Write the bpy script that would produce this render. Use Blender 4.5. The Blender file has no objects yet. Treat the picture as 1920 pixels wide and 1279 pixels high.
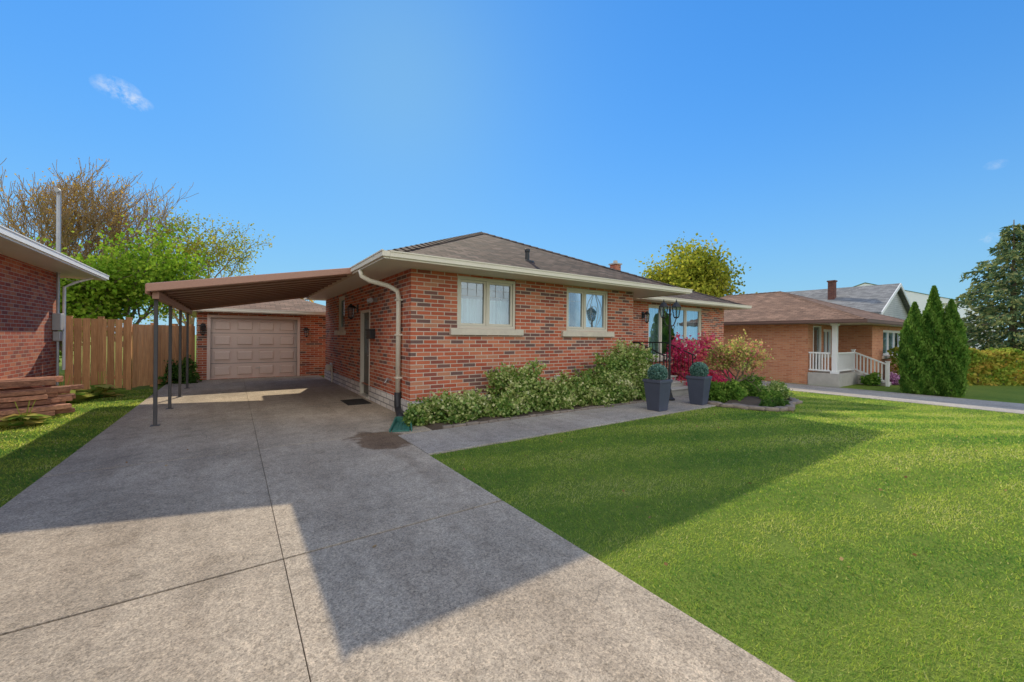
import bpy, bmesh, math, random
import numpy as np
from mathutils import Vector, Matrix
R = math.radians
random.seed(7)
rng = np.random.default_rng(7)
scene = bpy.context.scene
col = scene.collection
WP = {}
Z = Vector((0, 0, 1))

# ------------------------------------------------------------------ helpers
def thing(name, label, cat, loc=(0, 0, 0), group=None):
    o = bpy.data.objects.new(name, None); col.objects.link(o)
    o.location = loc; o.empty_display_size = .2
    o['label'] = label; o['category'] = cat
    if group: o['group'] = group
    WP[o] = Vector(loc)
    return o

def tag(o, label=None, cat=None, group=None, kind=None):
    if label: o['label'] = label
    if cat: o['category'] = cat
    if group: o['group'] = group
    if kind: o['kind'] = kind
    return o

def link_mesh(name, me, mat, parent, origin=None):
    o = bpy.data.objects.new(name, me); col.objects.link(o)
    if mat: me.materials.append(mat)
    if parent:
        o.parent = parent; WP[o] = WP[parent]
    else:
        o.location = origin or (0, 0, 0); WP[o] = Vector(origin or (0, 0, 0))
    return o

def copy_tree(o, parent=None, loc=None, label=None, group=None, rz=None, sc=None):
    c = o.copy(); col.objects.link(c); c.parent = parent
    if loc is not None: c.location = loc
    if label: c['label'] = label
    if group: c['group'] = group
    if rz is not None: c.rotation_euler = (0, 0, rz)
    if sc is not None: c.scale = (sc, sc, sc) if isinstance(sc, (int, float)) else sc
    for ch in list(o.children): copy_tree(ch, c)
    return c

class MB:
    def __init__(s):
        s.v = []; s.f = []; s.r = []; s.t = .5
    def face(s, pts):
        i = len(s.v); s.v += [Vector(p) for p in pts]
        s.f.append(tuple(range(i, i + len(pts)))); s.r.append(s.t)
    def hexa(s, p):           # p: 4 bottom, 4 top
        i = len(s.v); s.v += [Vector(q) for q in p]
        for a in ((3, 2, 1, 0), (4, 5, 6, 7), (0, 1, 5, 4), (1, 2, 6, 5), (2, 3, 7, 6), (3, 0, 4, 7)):
            s.f.append(tuple(i + k for k in a)); s.r.append(s.t)
    def box(s, x0, x1, y0, y1, z0, z1):
        s.hexa([(x0, y0, z0), (x1, y0, z0), (x1, y1, z0), (x0, y1, z0), (x0, y0, z1), (x1, y0, z1), (x1, y1, z1), (x0, y1, z1)])
    def obox(s, o, u, n, u0, u1, v0, v1, d0, d1):
        P = lambda a, b, c: Vector(o) + Vector(u) * a + Z * b + Vector(n) * c
        s.hexa([P(u0, v0, d0), P(u1, v0, d0), P(u1, v0, d1), P(u0, v0, d1), P(u0, v1, d0), P(u1, v1, d0), P(u1, v1, d1), P(u0, v1, d1)])
    def tube(s, pts, rad, sides=8):
        pts = [Vector(p) for p in pts]; n = len(pts)
        if not isinstance(rad, (list, tuple)): rad = [rad] * n
        i0 = len(s.v); ref = None
        for k, p in enumerate(pts):
            t = (pts[min(k + 1, n - 1)] - pts[max(k - 1, 0)]).normalized()
            if ref is None:
                ref = t.orthogonal().normalized()
            ref = (ref - t * ref.dot(t))
            ref = ref.normalized() if ref.length > 1e-5 else t.orthogonal().normalized()
            b = t.cross(ref)
            for j in range(sides):
                a = 2 * math.pi * j / sides
                s.v.append(p + (ref * math.cos(a) + b * math.sin(a)) * rad[k])
        for k in range(n - 1):
            for j in range(sides):
                a = i0 + k * sides; j2 = (j + 1) % sides
                s.f.append((a + j, a + j2, a + sides + j2, a + sides + j)); s.r.append(s.t)
        s.f.append(tuple(i0 + j for j in reversed(range(sides)))); s.r.append(s.t)
        e = i0 + (n - 1) * sides
        s.f.append(tuple(e + j for j in range(sides))); s.r.append(s.t)
    def lathe(s, c, prof, sides=16):
        c = Vector(c); i0 = len(s.v)
        for r, z in prof:
            for j in range(sides):
                a = 2 * math.pi * (j + .5) / sides
                s.v.append(c + Vector((r * math.cos(a), r * math.sin(a), z)))
        for k in range(len(prof) - 1):
            for j in range(sides):
                a = i0 + k * sides; j2 = (j + 1) % sides
                s.f.append((a + j, a + j2, a + sides + j2, a + sides + j)); s.r.append(s.t)
        s.f.append(tuple(i0 + j for j in reversed(range(sides)))); s.r.append(s.t)
        e = i0 + (len(prof) - 1) * sides
        s.f.append(tuple(e + j for j in range(sides))); s.r.append(s.t)
    def build(s, name, mat, parent=None, bevel=0, smooth=False, origin=None):
        off = WP[parent] if parent else Vector(origin or (0, 0, 0))
        me = bpy.data.meshes.new(name)
        me.from_pydata([tuple(p - off) for p in s.v], [], s.f)
        a = me.attributes.new('rnd', 'FLOAT', 'FACE'); a.data.foreach_set('value', s.r)
        uv = me.uv_layers.new(name='UVMap')
        for p in me.polygons:
            n = p.normal
            e = Vector((-n.y, n.x, 0))
            if abs(n.z) > .995 or e.length < 1e-4: e = Vector((1, 0, 0)); w = Vector((0, 1, 0))
            else:
                e.normalize(); w = n.cross(e)
                if w.z < 0: w = -w
            for li in p.loop_indices:
                q = s.v[me.loops[li].vertex_index]
                uv.data[li].uv = (q.dot(e), q.dot(w))
        if smooth:
            for p in me.polygons: p.use_smooth = True
        o = link_mesh(name, me, mat, parent, origin)
        if bevel:
            m = o.modifiers.new('bevel', 'BEVEL'); m.width = bevel; m.segments = 2; m.limit_method = 'ANGLE'
        return o

def poly_cloud(name, P, k, mat, parent, rnd, origin=None):
    """P (n*k,3) world coordinates, k verts a face"""
    off = np.array(WP[parent] if parent else (origin or (0, 0, 0)))
    n = len(P) // k
    me = bpy.data.meshes.new(name)
    me.from_pydata((P - off).tolist(), [], np.arange(n * k).reshape(n, k).tolist())
    a = me.attributes.new('rnd', 'FLOAT', 'FACE'); a.data.foreach_set('value', np.asarray(rnd, dtype=np.float32))
    return link_mesh(name, me, mat, parent, origin)

def unit(a): return a / (np.linalg.norm(a, axis=1, keepdims=True) + 1e-9)

def leaf_quads(C, size, tdir=None, wid=.45, jit=1.0):
    n = len(C)
    t = rng.normal(size=(n, 3))
    if tdir is not None: t = tdir + t * jit
    t = unit(t)
    b = unit(np.cross(t, rng.normal(size=(n, 3))))
    s = np.asarray(size).reshape(-1, 1) * np.ones((n, 1))
    P = np.empty((n, 4, 3))
    P[:, 0] = C - t * s * .5; P[:, 1] = C + b * s * wid; P[:, 2] = C + t * s * .5; P[:, 3] = C - b * s * wid
    return P.reshape(-1, 3)

# ------------------------------------------------------------------ materials
def nm(name):
    m = bpy.data.materials.new(name); m.use_nodes = True; nt = m.node_tree; nt.nodes.clear()
    out = nt.nodes.new('ShaderNodeOutputMaterial'); return m, nt, out
def nd(nt, t, ins=None, **kw):
    n = nt.nodes.new(t)
    for k, v in kw.items(): setattr(n, k, v)
    for k, v in (ins or {}).items():
        if isinstance(v, bpy.types.NodeSocket): nt.links.new(v, n.inputs[k])
        else: n.inputs[k].default_value = v
    return n
def c4(c): return (c[0], c[1], c[2], 1)
def ramp(nt, fac, stops, interp='LINEAR'):
    r = nt.nodes.new('ShaderNodeValToRGB'); r.color_ramp.interpolation = interp
    els = r.color_ramp.elements
    while len(els) < len(stops): els.new(.5)
    for e, (p, c) in zip(els, stops): e.position = p; e.color = c4(c)
    nt.links.new(fac, r.inputs[0]); return r.outputs[0]
def mixc(nt, f, a, b, mode='MIX'):
    n = nt.nodes.new('ShaderNodeMixRGB'); n.blend_type = mode
    for k, v in ((0, f), (1, a), (2, b)):
        if isinstance(v, bpy.types.NodeSocket): nt.links.new(v, n.inputs[k])
        else: n.inputs[k].default_value = v if k == 0 else c4(v)
    return n.outputs[0]
def noise(nt, vec, scale, detail=4, rough=.6):
    return nd(nt, 'ShaderNodeTexNoise', {'Vector': vec, 'Scale': scale, 'Detail': detail, 'Roughness': rough}).outputs[0]
def math_(nt, op, a, b=0.0, clamp=False):
    n = nt.nodes.new('ShaderNodeMath'); n.operation = op; n.use_clamp = clamp
    for k, v in ((0, a), (1, b)):
        if isinstance(v, bpy.types.NodeSocket): nt.links.new(v, n.inputs[k])
        else: n.inputs[k].default_value = v
    return n.outputs[0]
def finish(nt, out, color, rough=.7, bump=None, bstr=.3, bdist=.01, metallic=0, spec=.3):
    p = nd(nt, 'ShaderNodeBsdfPrincipled', {'Roughness': rough, 'Metallic': metallic, 'Specular IOR Level': spec})
    if isinstance(color, bpy.types.NodeSocket): nt.links.new(color, p.inputs['Base Color'])
    else: p.inputs['Base Color'].default_value = c4(color)
    if bump is not None:
        b = nd(nt, 'ShaderNodeBump', {'Height': bump, 'Strength': bstr, 'Distance': bdist})
        nt.links.new(b.outputs[0], p.inputs['Normal'])
    nt.links.new(p.outputs[0], out.inputs[0]); return p
def coords(nt, k='Object'): return nt.nodes.new('ShaderNodeTexCoord').outputs[k]

def simple(name, c1, c2=None, scale=6, rough=.6, bstr=.15, metallic=0, spec=.3, fine=60):
    m, nt, out = nm(name); v = coords(nt)
    c2 = c2 or tuple(x * .75 for x in c1)
    a = noise(nt, v, scale); f = noise(nt, v, fine, 2)
    cc = ramp(nt, a, [(.3, c2), (.7, c1)])
    cc = mixc(nt, .25, cc, ramp(nt, f, [(.3, tuple(x * .6 for x in c1)), (.7, c1)]))
    finish(nt, out, cc, rough, f, bstr, .004, metallic, spec); return m

def brick_mat(name, cols, mortar, bw, rh, ms, bstr=.6, rough=.85, dirt=.35, offset=.5, vary=.4, mott=0.0):
    m, nt, out = nm(name); uv = coords(nt, 'UV')
    b = nd(nt, 'ShaderNodeTexBrick', {'Vector': uv, 'Color1': (0, 0, 0, 1), 'Color2': (1, 1, 1, 1), 'Mortar': (.5, .5, .5, 1), 'Scale': 1.0,
        'Mortar Size': ms, 'Mortar Smooth': .1, 'Bias': 0, 'Brick Width': bw, 'Row Height': rh}, offset=offset)
    n = len(cols)
    c = ramp(nt, b.outputs[0], [(i / n, k) for i, k in enumerate(cols)], 'CONSTANT')
    nf = noise(nt, uv, 45, 5); nl = noise(nt, uv, 1.3, 3)
    c = mixc(nt, vary, c, ramp(nt, nf, [(.25, (.45, .45, .45)), (.75, (1.2, 1.15, 1.1))]), 'MULTIPLY')
    mo = mixc(nt, .4, mortar, ramp(nt, nf, [(.3, tuple(x * .65 for x in mortar)), (.7, mortar)]))
    c = mixc(nt, b.outputs[1], c, mo)
    c = mixc(nt, dirt, c, ramp(nt, nl, [(.3, (.65, .65, .65)), (.7, (1.15, 1.15, 1.15))]), 'MULTIPLY')
    if mott:
        nmid = noise(nt, nd(nt, 'ShaderNodeMapping', {'Vector': uv, 'Scale': (3.0, 7.0, 1)}).outputs[0], 1.0, 5, .7)
        c = mixc(nt, mott, c, ramp(nt, nmid, [(.32, (.45, .45, .46)), (.5, (1, 1, 1)), (.68, (1.5, 1.45, 1.4))]), 'MULTIPLY')
    h = math_(nt, 'SUBTRACT', math_(nt, 'MULTIPLY', nf, .35), b.outputs[1])
    finish(nt, out, c, rough, h, bstr, .01, spec=.2); return m

def leaf_mat(name, cols, trans=.4, gloss=.0):
    m, nt, out = nm(name)
    a = nd(nt, 'ShaderNodeAttribute', attribute_name='rnd').outputs['Fac']
    n = len(cols)
    c = ramp(nt, a, [(i / (n - 1), k) for i, k in enumerate(cols)])
    d = nd(nt, 'ShaderNodeBsdfDiffuse', {'Color': c}); t = nd(nt, 'ShaderNodeBsdfTranslucent', {'Color': c})
    mx = nd(nt, 'ShaderNodeMixShader', {0: trans, 1: d.outputs[0], 2: t.outputs[0]})
    last = mx
    if gloss:
        g = nd(nt, 'ShaderNodeBsdfGlossy', {'Color': (1, 1, 1, 1), 'Roughness': .4})
        last = nd(nt, 'ShaderNodeMixShader', {0: gloss, 1: mx.outputs[0], 2: g.outputs[0]})
    nt.links.new(last.outputs[0], out.inputs[0]); return m

def plank_mat(name, c1, c2, axis=2, rough=.8, vary=.6, lo=(.65, .6, .57), bs=.5):
    m, nt, out = nm(name); v = coords(nt)
    a = nd(nt, 'ShaderNodeAttribute', attribute_name='rnd').outputs['Fac']
    sc = [14, 14, 14]; sc[axis] = 1.2
    mp = nd(nt, 'ShaderNodeMapping', {'Vector': v, 'Scale': sc})
    off = nd(nt, 'ShaderNodeVectorMath', {0: mp.outputs[0], 1: nd(nt, 'ShaderNodeCombineXYZ', {0: math_(nt, 'MULTIPLY', a, 37.0)}).outputs[0]})
    g = noise(nt, off.outputs[0], 2.0, 6, .7)
    c = ramp(nt, g, [(.3, c2), (.65, c1)])
    c = mixc(nt, vary, c, ramp(nt, a, [(0, lo), (1, (1.25, 1.2, 1.15))]), 'MULTIPLY')
    finish(nt, out, c, rough, g, bs, .008, spec=.2); return m

M = {}
M['brick'] = brick_mat('red_brick', [(.47, .11, .058), (.56, .16, .085), (.23, .11, .09), (.59, .205, .115), (.50, .13, .068), (.31, .095, .068), (.54, .235, .14), (.185, .105, .092), (.52, .14, .075), (.43, .11, .065), (.57, .185, .10), (.54, .145, .08)], (.62, .51, .415), .27, .075, .0078)
M['brick_dark'] = brick_mat('neighbour_red_brick', [(.44, .095, .052), (.50, .13, .07), (.30, .075, .055), (.52, .17, .09), (.40, .085, .052)], (.48, .39, .32), .24, .076, .006)
M['brick_tan'] = brick_mat('orange_tan_brick', [(.56, .24, .135), (.60, .28, .155), (.50, .20, .11), (.58, .25, .135)], (.55, .37, .26), .24, .076, .006, dirt=.25, vary=.3)
M['stone'] = brick_mat('pale_split_stone', [(.76, .74, .70), (.82, .80, .77), (.62, .60, .57), (.80, .77, .73), (.70, .67, .63)], (.30, .29, .28), .38, .11, .012, bstr=1.0, dirt=.3, vary=.6)
M['shingle'] = brick_mat('brown_shingle', [(.10, .068, .055), (.135, .095, .077), (.072, .052, .044), (.165, .118, .096), (.115, .08, .064), (.085, .066, .058)], (.03, .024, .02), .30, .15, .014, bstr=1.0, rough=.95, vary=.7, dirt=.6, mott=.75)
M['shingle_tan'] = brick_mat('tan_brown_shingle', [(.23, .14, .10), (.28, .175, .125), (.19, .118, .086)], (.10, .065, .05), .30, .15, .009, bstr=.8, rough=.95, dirt=.6, mott=.4)
M['shingle_grey'] = brick_mat('grey_shingle', [(.22, .23, .24), (.26, .27, .28), (.18, .19, .2)], (.11, .11, .12), .30, .14, .005, rough=.95)
M['siding'] = brick_mat('grey_siding', [(.55, .58, .6), (.58, .61, .63)], (.3, .32, .33), 4.0, .14, .008, rough=.6)
M['metal_roof'] = brick_mat('pale_metal_roof', [(.6, .63, .66), (.66, .69, .72)], (.35, .37, .4), .5, 30.0, .02, rough=.45, offset=0)
M['trim'] = simple('beige_trim', (.72, .65, .53), (.67, .60, .49), 2, .45, .03)
M['gutter'] = simple('cream_gutter', (.74, .68, .56), (.66, .60, .49), 1.5, .4, .03)
M['white'] = simple('white_paint', (.82, .82, .81), (.77, .77, .76), 3, .4, .04)
M['frame'] = simple('pale_taupe_frame', (.66, .61, .51), (.61, .56, .47), 3, .45, .04)
M['sill'] = simple('limestone_sill', (.68, .61, .50), (.54, .48, .40), 5, .85, .3)
M['concrete'] = simple('step_concrete', (.48, .45, .41), (.37, .35, .32), 4, .9, .4)
M['black'] = simple('black_iron', (.025, .025, .028), (.035, .035, .035), 5, .45, .1)
M['post'] = simple('dark_grey_metal', (.085, .082, .085), (.06, .058, .06), 5, .5, .1)
M['carport'] = simple('brown_enamel', (.45, .245, .175), (.40, .215, .155), 1.5, .4, .03)
M['carport_sheet'] = simple('light_brown_enamel', (.66, .41, .30), (.60, .37, .27), 1.5, .4, .03)
M['carport_rib'] = simple('rib_shade_brown', (.26, .135, .095), (.22, .115, .082), 1.5, .45, .03)  # shading lines of the underside put into the ribs as a darker brown
M['garage_door'] = simple('pinkish_beige_door', (.80, .64, .56), (.76, .60, .53), 1.2, .5, .04)
M['door'] = simple('dark_door', (.12, .12, .10), (.09, .09, .08), 2, .4, .04)
M['steel'] = simple('grey_steel', (.45, .46, .47), (.37, .38, .39), 5, .5, .1, .3)
M['green_plastic'] = simple('green_plastic', (.04, .19, .15), (.055, .15, .12), 9, .5, .1)
M['planter'] = simple('slate_planter', (.075, .085, .125), (.055, .064, .095), 3, .5, .1)
M['soil'] = simple('dark_soil', (.11, .08, .055), (.055, .04, .03), 8, .95, .9, fine=25)
M['edging'] = simple('edging_stone', (.28, .225, .18), (.15, .13, .115), 5, .9, .8, fine=22)
M['bark'] = simple('bark', (.24, .18, .13), (.13, .10, .075), 9, .95, .9, fine=30)
M['twig'] = simple('golden_brown_bark', (.42, .28, .14), (.27, .18, .10), 9, .95, .9, fine=30)
M['curtain'] = simple('curtain', (.78, .78, .76), (.66, .66, .65), 3, .9, .05)
M['dark'] = simple('dark_room', (.05, .05, .055), (.04, .04, .04), 3, .9, .05)
M['fence'] = plank_mat('cedar_fence_boards', (.64, .36, .175), (.40, .205, .10), vary=.8)
M['timber'] = plank_mat('old_red_timber', (.68, .36, .23), (.22, .11, .08), 0, .9, .85, (.42, .40, .40), 1.0)
M['lead'] = simple('leaded_came', (.45, .45, .45), (.38, .38, .38), 4, .4, .02)
M['mat'] = simple('rubber_mat', (.03, .027, .025), (.045, .04, .036), 30, .95, .8)

m, nt, out = nm('window_glass')
lw = nd(nt, 'ShaderNodeLayerWeight', {'Blend': .3})
f = math_(nt, 'ADD', math_(nt, 'MULTIPLY', lw.outputs[0], .45), .09, True)
g = nd(nt, 'ShaderNodeBsdfGlossy', {'Color': (.8, .9, 1, 1), 'Roughness': .015})
bn = nd(nt, 'ShaderNodeBump', {'Height': noise(nt, coords(nt), 2.0, 2), 'Strength': .06, 'Distance': .05}); nt.links.new(bn.outputs[0], g.inputs['Normal'])
t = nd(nt, 'ShaderNodeBsdfTransparent', {'Color': (.76, .86, .90, 1)})
mx = nd(nt, 'ShaderNodeMixShader', {0: f, 1: t.outputs[0], 2: g.outputs[0]}); nt.links.new(mx.outputs[0], out.inputs[0]); M['glass'] = m

# driveway concrete
def concrete_ground(name, c1, c2, wet=None):
    m, nt, out = nm(name); v = coords(nt)
    a = nd(nt, 'ShaderNodeAttribute', attribute_name='rnd').outputs['Fac']
    n1 = noise(nt, v, .7, 6, .68); n2 = noise(nt, v, 6, 6, .75); n3 = noise(nt, v, 130, 3, .6)
    vo = nd(nt, 'ShaderNodeTexVoronoi', {'Vector': v, 'Scale': 80.0}).outputs['Color']
    c = ramp(nt, n1, [(.30, c2), (.70, c1)])
    c = mixc(nt, .65, c, ramp(nt, n2, [(.28, (.58, .56, .53)), (.5, (1, 1, 1)), (.75, (1.17, 1.15, 1.12))]), 'MULTIPLY')
    c = mixc(nt, .75, c, ramp(nt, n3, [(.30, (.40, .39, .38)), (.48, (1, 1, 1)), (.70, (1.48, 1.43, 1.36))]), 'MULTIPLY')
    vb = nd(nt, 'ShaderNodeRGBToBW', {0: vo}).outputs[0]
    c = mixc(nt, .6, c, ramp(nt, vb, [(.1, (.58, .56, .54)), (.5, (1, 1, 1)), (.9, (1.45, 1.4, 1.33))]), 'MULTIPLY')
    c = mixc(nt, .5, c, ramp(nt, a, [(0, (.86, .86, .86)), (1, (1.1, 1.1, 1.1))]), 'MULTIPLY')
    # soft dark tyre and oil staining along the slabs
    st = noise(nt, nd(nt, 'ShaderNodeMapping', {'Vector': v, 'Scale': (1.6, .35, 1)}).outputs[0], 1.0, 5, .6)
    c = mixc(nt, .6, c, ramp(nt, st, [(.35, (.68, .65, .63)), (.55, (1, 1, 1))]), 'MULTIPLY')
    if wet:
        dv = nd(nt, 'ShaderNodeVectorMath', {0: v, 1: wet[0]}, operation='SUBTRACT')
        dv = nd(nt, 'ShaderNodeVectorMath', {0: dv.outputs[0], 1: wet[1]}, operation='MULTIPLY')
        dist = nd(nt, 'ShaderNodeVectorMath', {0: dv.outputs[0]}, operation='LENGTH').outputs['Value']
        dist = math_(nt, 'ADD', dist, math_(nt, 'MULTIPLY', noise(nt, v, 2.2, 4), .5))
        mk = ramp(nt, dist, [(.0, (1, 1, 1)), (.53, (1, 1, 1)), (.60, (0, 0, 0))])
        c = mixc(nt, mk, c, mixc(nt, .9, c, (.40, .31, .25), 'MULTIPLY'))
    cr = nd(nt, 'ShaderNodeTexVoronoi', {'Vector': nd(nt, 'ShaderNodeVectorMath', {0: v, 1: nd(nt, 'ShaderNodeTexNoise', {'Vector': v, 'Scale': 1.5}).outputs[1]}).outputs[0], 'Scale': .33}, feature='DISTANCE_TO_EDGE').outputs['Distance']
    ck = ramp(nt, cr, [(0, (1, 1, 1)), (.003, (0, 0, 0))])
    ck = math_(nt, 'MULTIPLY', ck, math_(nt, 'GREATER_THAN', noise(nt, v, .5, 1), .57))
    c = mixc(nt, math_(nt, 'MULTIPLY', ck, .5), c, (.08, .075, .07))
    finish(nt, out, c, .92, n3, .5, .005, spec=.15); return m
M['drive'] = concrete_ground('driveway_concrete', (.47, .40, .315), (.31, .268, .215), ((1.72, 5.74, 0), (.85, .62, 1)))
M['walk'] = concrete_ground('walk_concrete', (.41, .37, .325), (.29, .265, .24))
M['drive2'] = concrete_ground('neighbour_drive_concrete', (.42, .40, .37), (.35, .33, .31))
M['joint'] = simple('joint_filler', (.06, .052, .045), (.035, .03, .026), 6, .95, .3)

# grass ground
m, nt, out = nm('lawn_ground'); v = coords(nt)
n1 = noise(nt, v, .55, 5); n2 = noise(nt, v, 7, 5, .7); n3 = noise(nt, v, 60, 3, .7)
c = ramp(nt, n1, [(.3, (.14, .22, .045)), (.7, (.23, .29, .06))])
c = mixc(nt, .6, c, ramp(nt, n2, [(.25, (.5, .6, .5)), (.55, (1, 1, 1)), (.8, (1.4, 1.25, 1.0))]), 'MULTIPLY')
c = mixc(nt, .6, c, ramp(nt, n3, [(.3, (.35, .4, .3)), (.7, (1.4, 1.35, 1.2))]), 'MULTIPLY')
finish(nt, out, c, .95, n3, .9, .03, spec=.05); M['lawn'] = m

M['grass'] = leaf_mat('grass_blade', [(.07, .20, .045), (.19, .35, .06), (.38, .50, .075), (.54, .58, .12), (.66, .62, .30)], .6)
M['euonymus'] = leaf_mat('variegated_leaf', [(.05, .12, .025), (.11, .22, .04), (.22, .34, .065), (.48, .53, .18), (.70, .68, .38)], .35, .02)
M['green'] = leaf_mat('green_leaf', [(.035, .09, .016), (.09, .20, .03), (.17, .30, .05), (.32, .42, .08)], .4)
M['boxwood'] = leaf_mat('bluish_boxwood_leaf', [(.035, .10, .085), (.08, .18, .155), (.13, .26, .21), (.22, .35, .28)], .2, .02)
M['red'] = leaf_mat('crimson_leaf', [(.34, .02, .08), (.66, .05, .18), (.82, .10, .25), (.78, .16, .2), (.40, .30, .10)], .45)
M['dapple'] = leaf_mat('pale_dappled_leaf', [(.18, .30, .06), (.36, .46, .10), (.58, .50, .17), (.74, .20, .22), (.30, .50, .11)], .45)
M['treegreen'] = leaf_mat('fresh_tree_leaf', [(.07, .15, .012), (.18, .32, .025), (.28, .42, .04), (.42, .48, .07)], .5)
M['treeyellow'] = leaf_mat('yellow_green_leaf', [(.13, .18, .02), (.27, .31, .035), (.40, .40, .05), (.52, .45, .07)], .45)
M['treeorange'] = leaf_mat('orange_leaf', [(.34, .22, .05), (.50, .31, .06), (.62, .38, .07), (.46, .40, .08)], .5)
M['treedark'] = leaf_mat('dark_tree_leaf', [(.03, .08, .02), (.07, .15, .03), (.13, .22, .05)], .35)
M['cedar'] = leaf_mat('cedar_spray', [(.035, .10, .016), (.07, .17, .028), (.14, .26, .04), (.22, .34, .07)], .35)
M['spruce'] = leaf_mat('spruce_needle', [(.05, .10, .055), (.11, .18, .09), (.22, .28, .11), (.38, .37, .15)], .35)
M['hedge'] = leaf_mat('autumn_hedge_leaf', [(.12, .22, .03), (.25, .36, .05), (.40, .41, .07), (.50, .33, .07), (.22, .36, .05)], .4)
M['mum'] = leaf_mat('mauve_flower', [(.07, .14, .03), (.4, .16, .34), (.55, .3, .5), (.65, .5, .6)], .25)
M['hosta'] = leaf_mat('hosta_leaf', [(.13, .26, .04), (.28, .38, .07), (.54, .5, .14), (.58, .45, .14)], .4)
M['deadleaf'] = leaf_mat('dead_leaf', [(.36, .20, .08), (.28, .15, .07), (.48, .33, .16), (.20, .11, .05)], .2)

# ------------------------------------------------------------------ ground and paving
def ter(x, y=0):
    s = np.clip((np.asarray(x, dtype=float) - 8) / 8.5, 0, 1)
    return -.42 * s * s * (3 - 2 * s)
xs = [-400, -150, -60, -30, -15, -8] + list(np.linspace(-4, 24, 57)) + [28, 35, 50, 80, 150, 300, 600]
ys = [-400, -150, -60, -30] + list(np.linspace(-14, 20, 35)) + [26, 35, 60, 120, 300, 700]
mb = MB()
nx, ny = len(xs), len(ys)
mb.v = [Vector((x, y, float(ter(x)))) for y in ys for x in xs]
for j in range(ny - 1):
    for i in range(nx - 1):
        mb.f.append((j * nx + i, j * nx + i + 1, (j + 1) * nx + i + 1, (j + 1) * nx + i)); mb.r.append(.5)
tag(mb.build('ground', M['lawn'], smooth=True), kind='structure')

mb = MB(); mb.box(-1.6, 2.0, -12, 16.2, -.1, .006); mb.box(2.0, 2.57, 4.75, 16.2, -.1, .006)
tag(mb.build('driveway_base', M['joint']), kind='structure')
mb = MB(); g = .002
yj = [-12, -6.1, -3.05, .0, 3.02, 6.1, 9.2, 12.3, 16.19]
for a, b in zip(yj[:-1], yj[1:]):
    for x0, x1 in ((-1.6, .28), (.28, 2.0)):
        xx = 2.57 if (x1 == 2.0 and a >= 6) else x1
        mb.t = random.random(); mb.box(x0 + (g if x0 > -1 else 0), xx - (g if x1 < 1 else 0), a + .009, b - .009, -.05, .026)
mb.t = .4; mb.box(2.0 + .004, 2.57, 5.9, 6.09, -.05, .0255)
tag(mb.build('driveway', M['drive'], bevel=.003), kind='structure')

mb = MB(); xw = [2.01, 3.9, 5.5, 7.1, 8.75]
for a, b in zip(xw[:-1], xw[1:]):
    mb.t = random.random(); mb.box(a + .006, b - .006, 4.72 - (.0), 5.86, -.05, .024)
mb.t = .5; mb.box(8.756, 10.5, 5.3, 6.0, -.12, .022)
tag(mb.build('front_walk', M['walk'], bevel=.004), kind='structure')
mb = MB()
for a, b in zip([-12, -8, -4, 0, 4, 8, 12], [-8, -4, 0, 4, 8, 12, 16]):
    mb.t = random.random(); mb.box(17.0, 19.7, a + .01, b - .01, -.6, -.404)
tag(mb.build('neighbour_driveway', M['drive2']), kind='structure')

# beds
def sheet_grid(name, mat, x0, x1, y0, y1, nx, ny, amp, base=0.0):
    mb = MB()
    for j in range(ny + 1):
        for i in range(nx + 1):
            x = x0 + (x1 - x0) * i / nx; y = y0 + (y1 - y0) * j / ny
            e = 0 if i in (0, nx) or j in (0, ny) else 1
            mb.v.append(Vector((x, y, float(ter(x)) + base + e * (.03 + random.random() * amp))))
    for j in range(ny):
        for i in range(nx):
            a = j * (nx + 1) + i; mb.f.append((a, a + 1, a + nx + 2, a + nx + 1)); mb.r.append(.5)
    return tag(mb.build(name, mat, smooth=True), kind='structure')
sheet_grid('garden_soil', M['soil'], 2.58, 8.66, 5.87, 6.9, 40, 8, .03, .006)
BED = [(8.85, 4.68), (9.15, 3.95), (9.75, 3.7), (10.5, 3.95), (11.3, 4.25), (12.3, 4.45), (13.1, 4.9), (14.2, 5.9), (14.6, 8.4), (10.75, 8.4), (10.6, 5.25)]
mb = MB(); cx = sum(p[0] for p in BED) / len(BED); cy = sum(p[1] for p in BED) / len(BED)
for i in range(len(BED)):
    a, b = BED[i], BED[(i + 1) % len(BED)]
    prev = None
    for k in range(7):
        f0 = k / 6
        pa = (a[0] + (cx - a[0]) * f0, a[1] + (cy - a[1]) * f0); pb = (b[0] + (cx - b[0]) * f0, b[1] + (cy - b[1]) * f0)
        h = .02 + .08 * min(1, f0 * 3)
        cur = ((pa[0], pa[1], float(ter(pa[0])) + h), (pb[0], pb[1], float(ter(pb[0])) + h))
        if prev: mb.face([prev[0], prev[1], cur[1], cur[0]])
        prev = cur
tag(mb.build('flower_bed_soil', M['soil']), kind='structure')

def in_poly(x, y, poly):
    ins = np.zeros(len(x), bool); n = len(poly)
    for i in range(n):
        x1, y1 = poly[i]; x2, y2 = poly[(i + 1) % n]
        c = ((y1 > y) != (y2 > y)) & (x < (x2 - x1) * (y - y1) / (y2 - y1 + 1e-12) + x1); ins ^= c
    return ins

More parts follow.
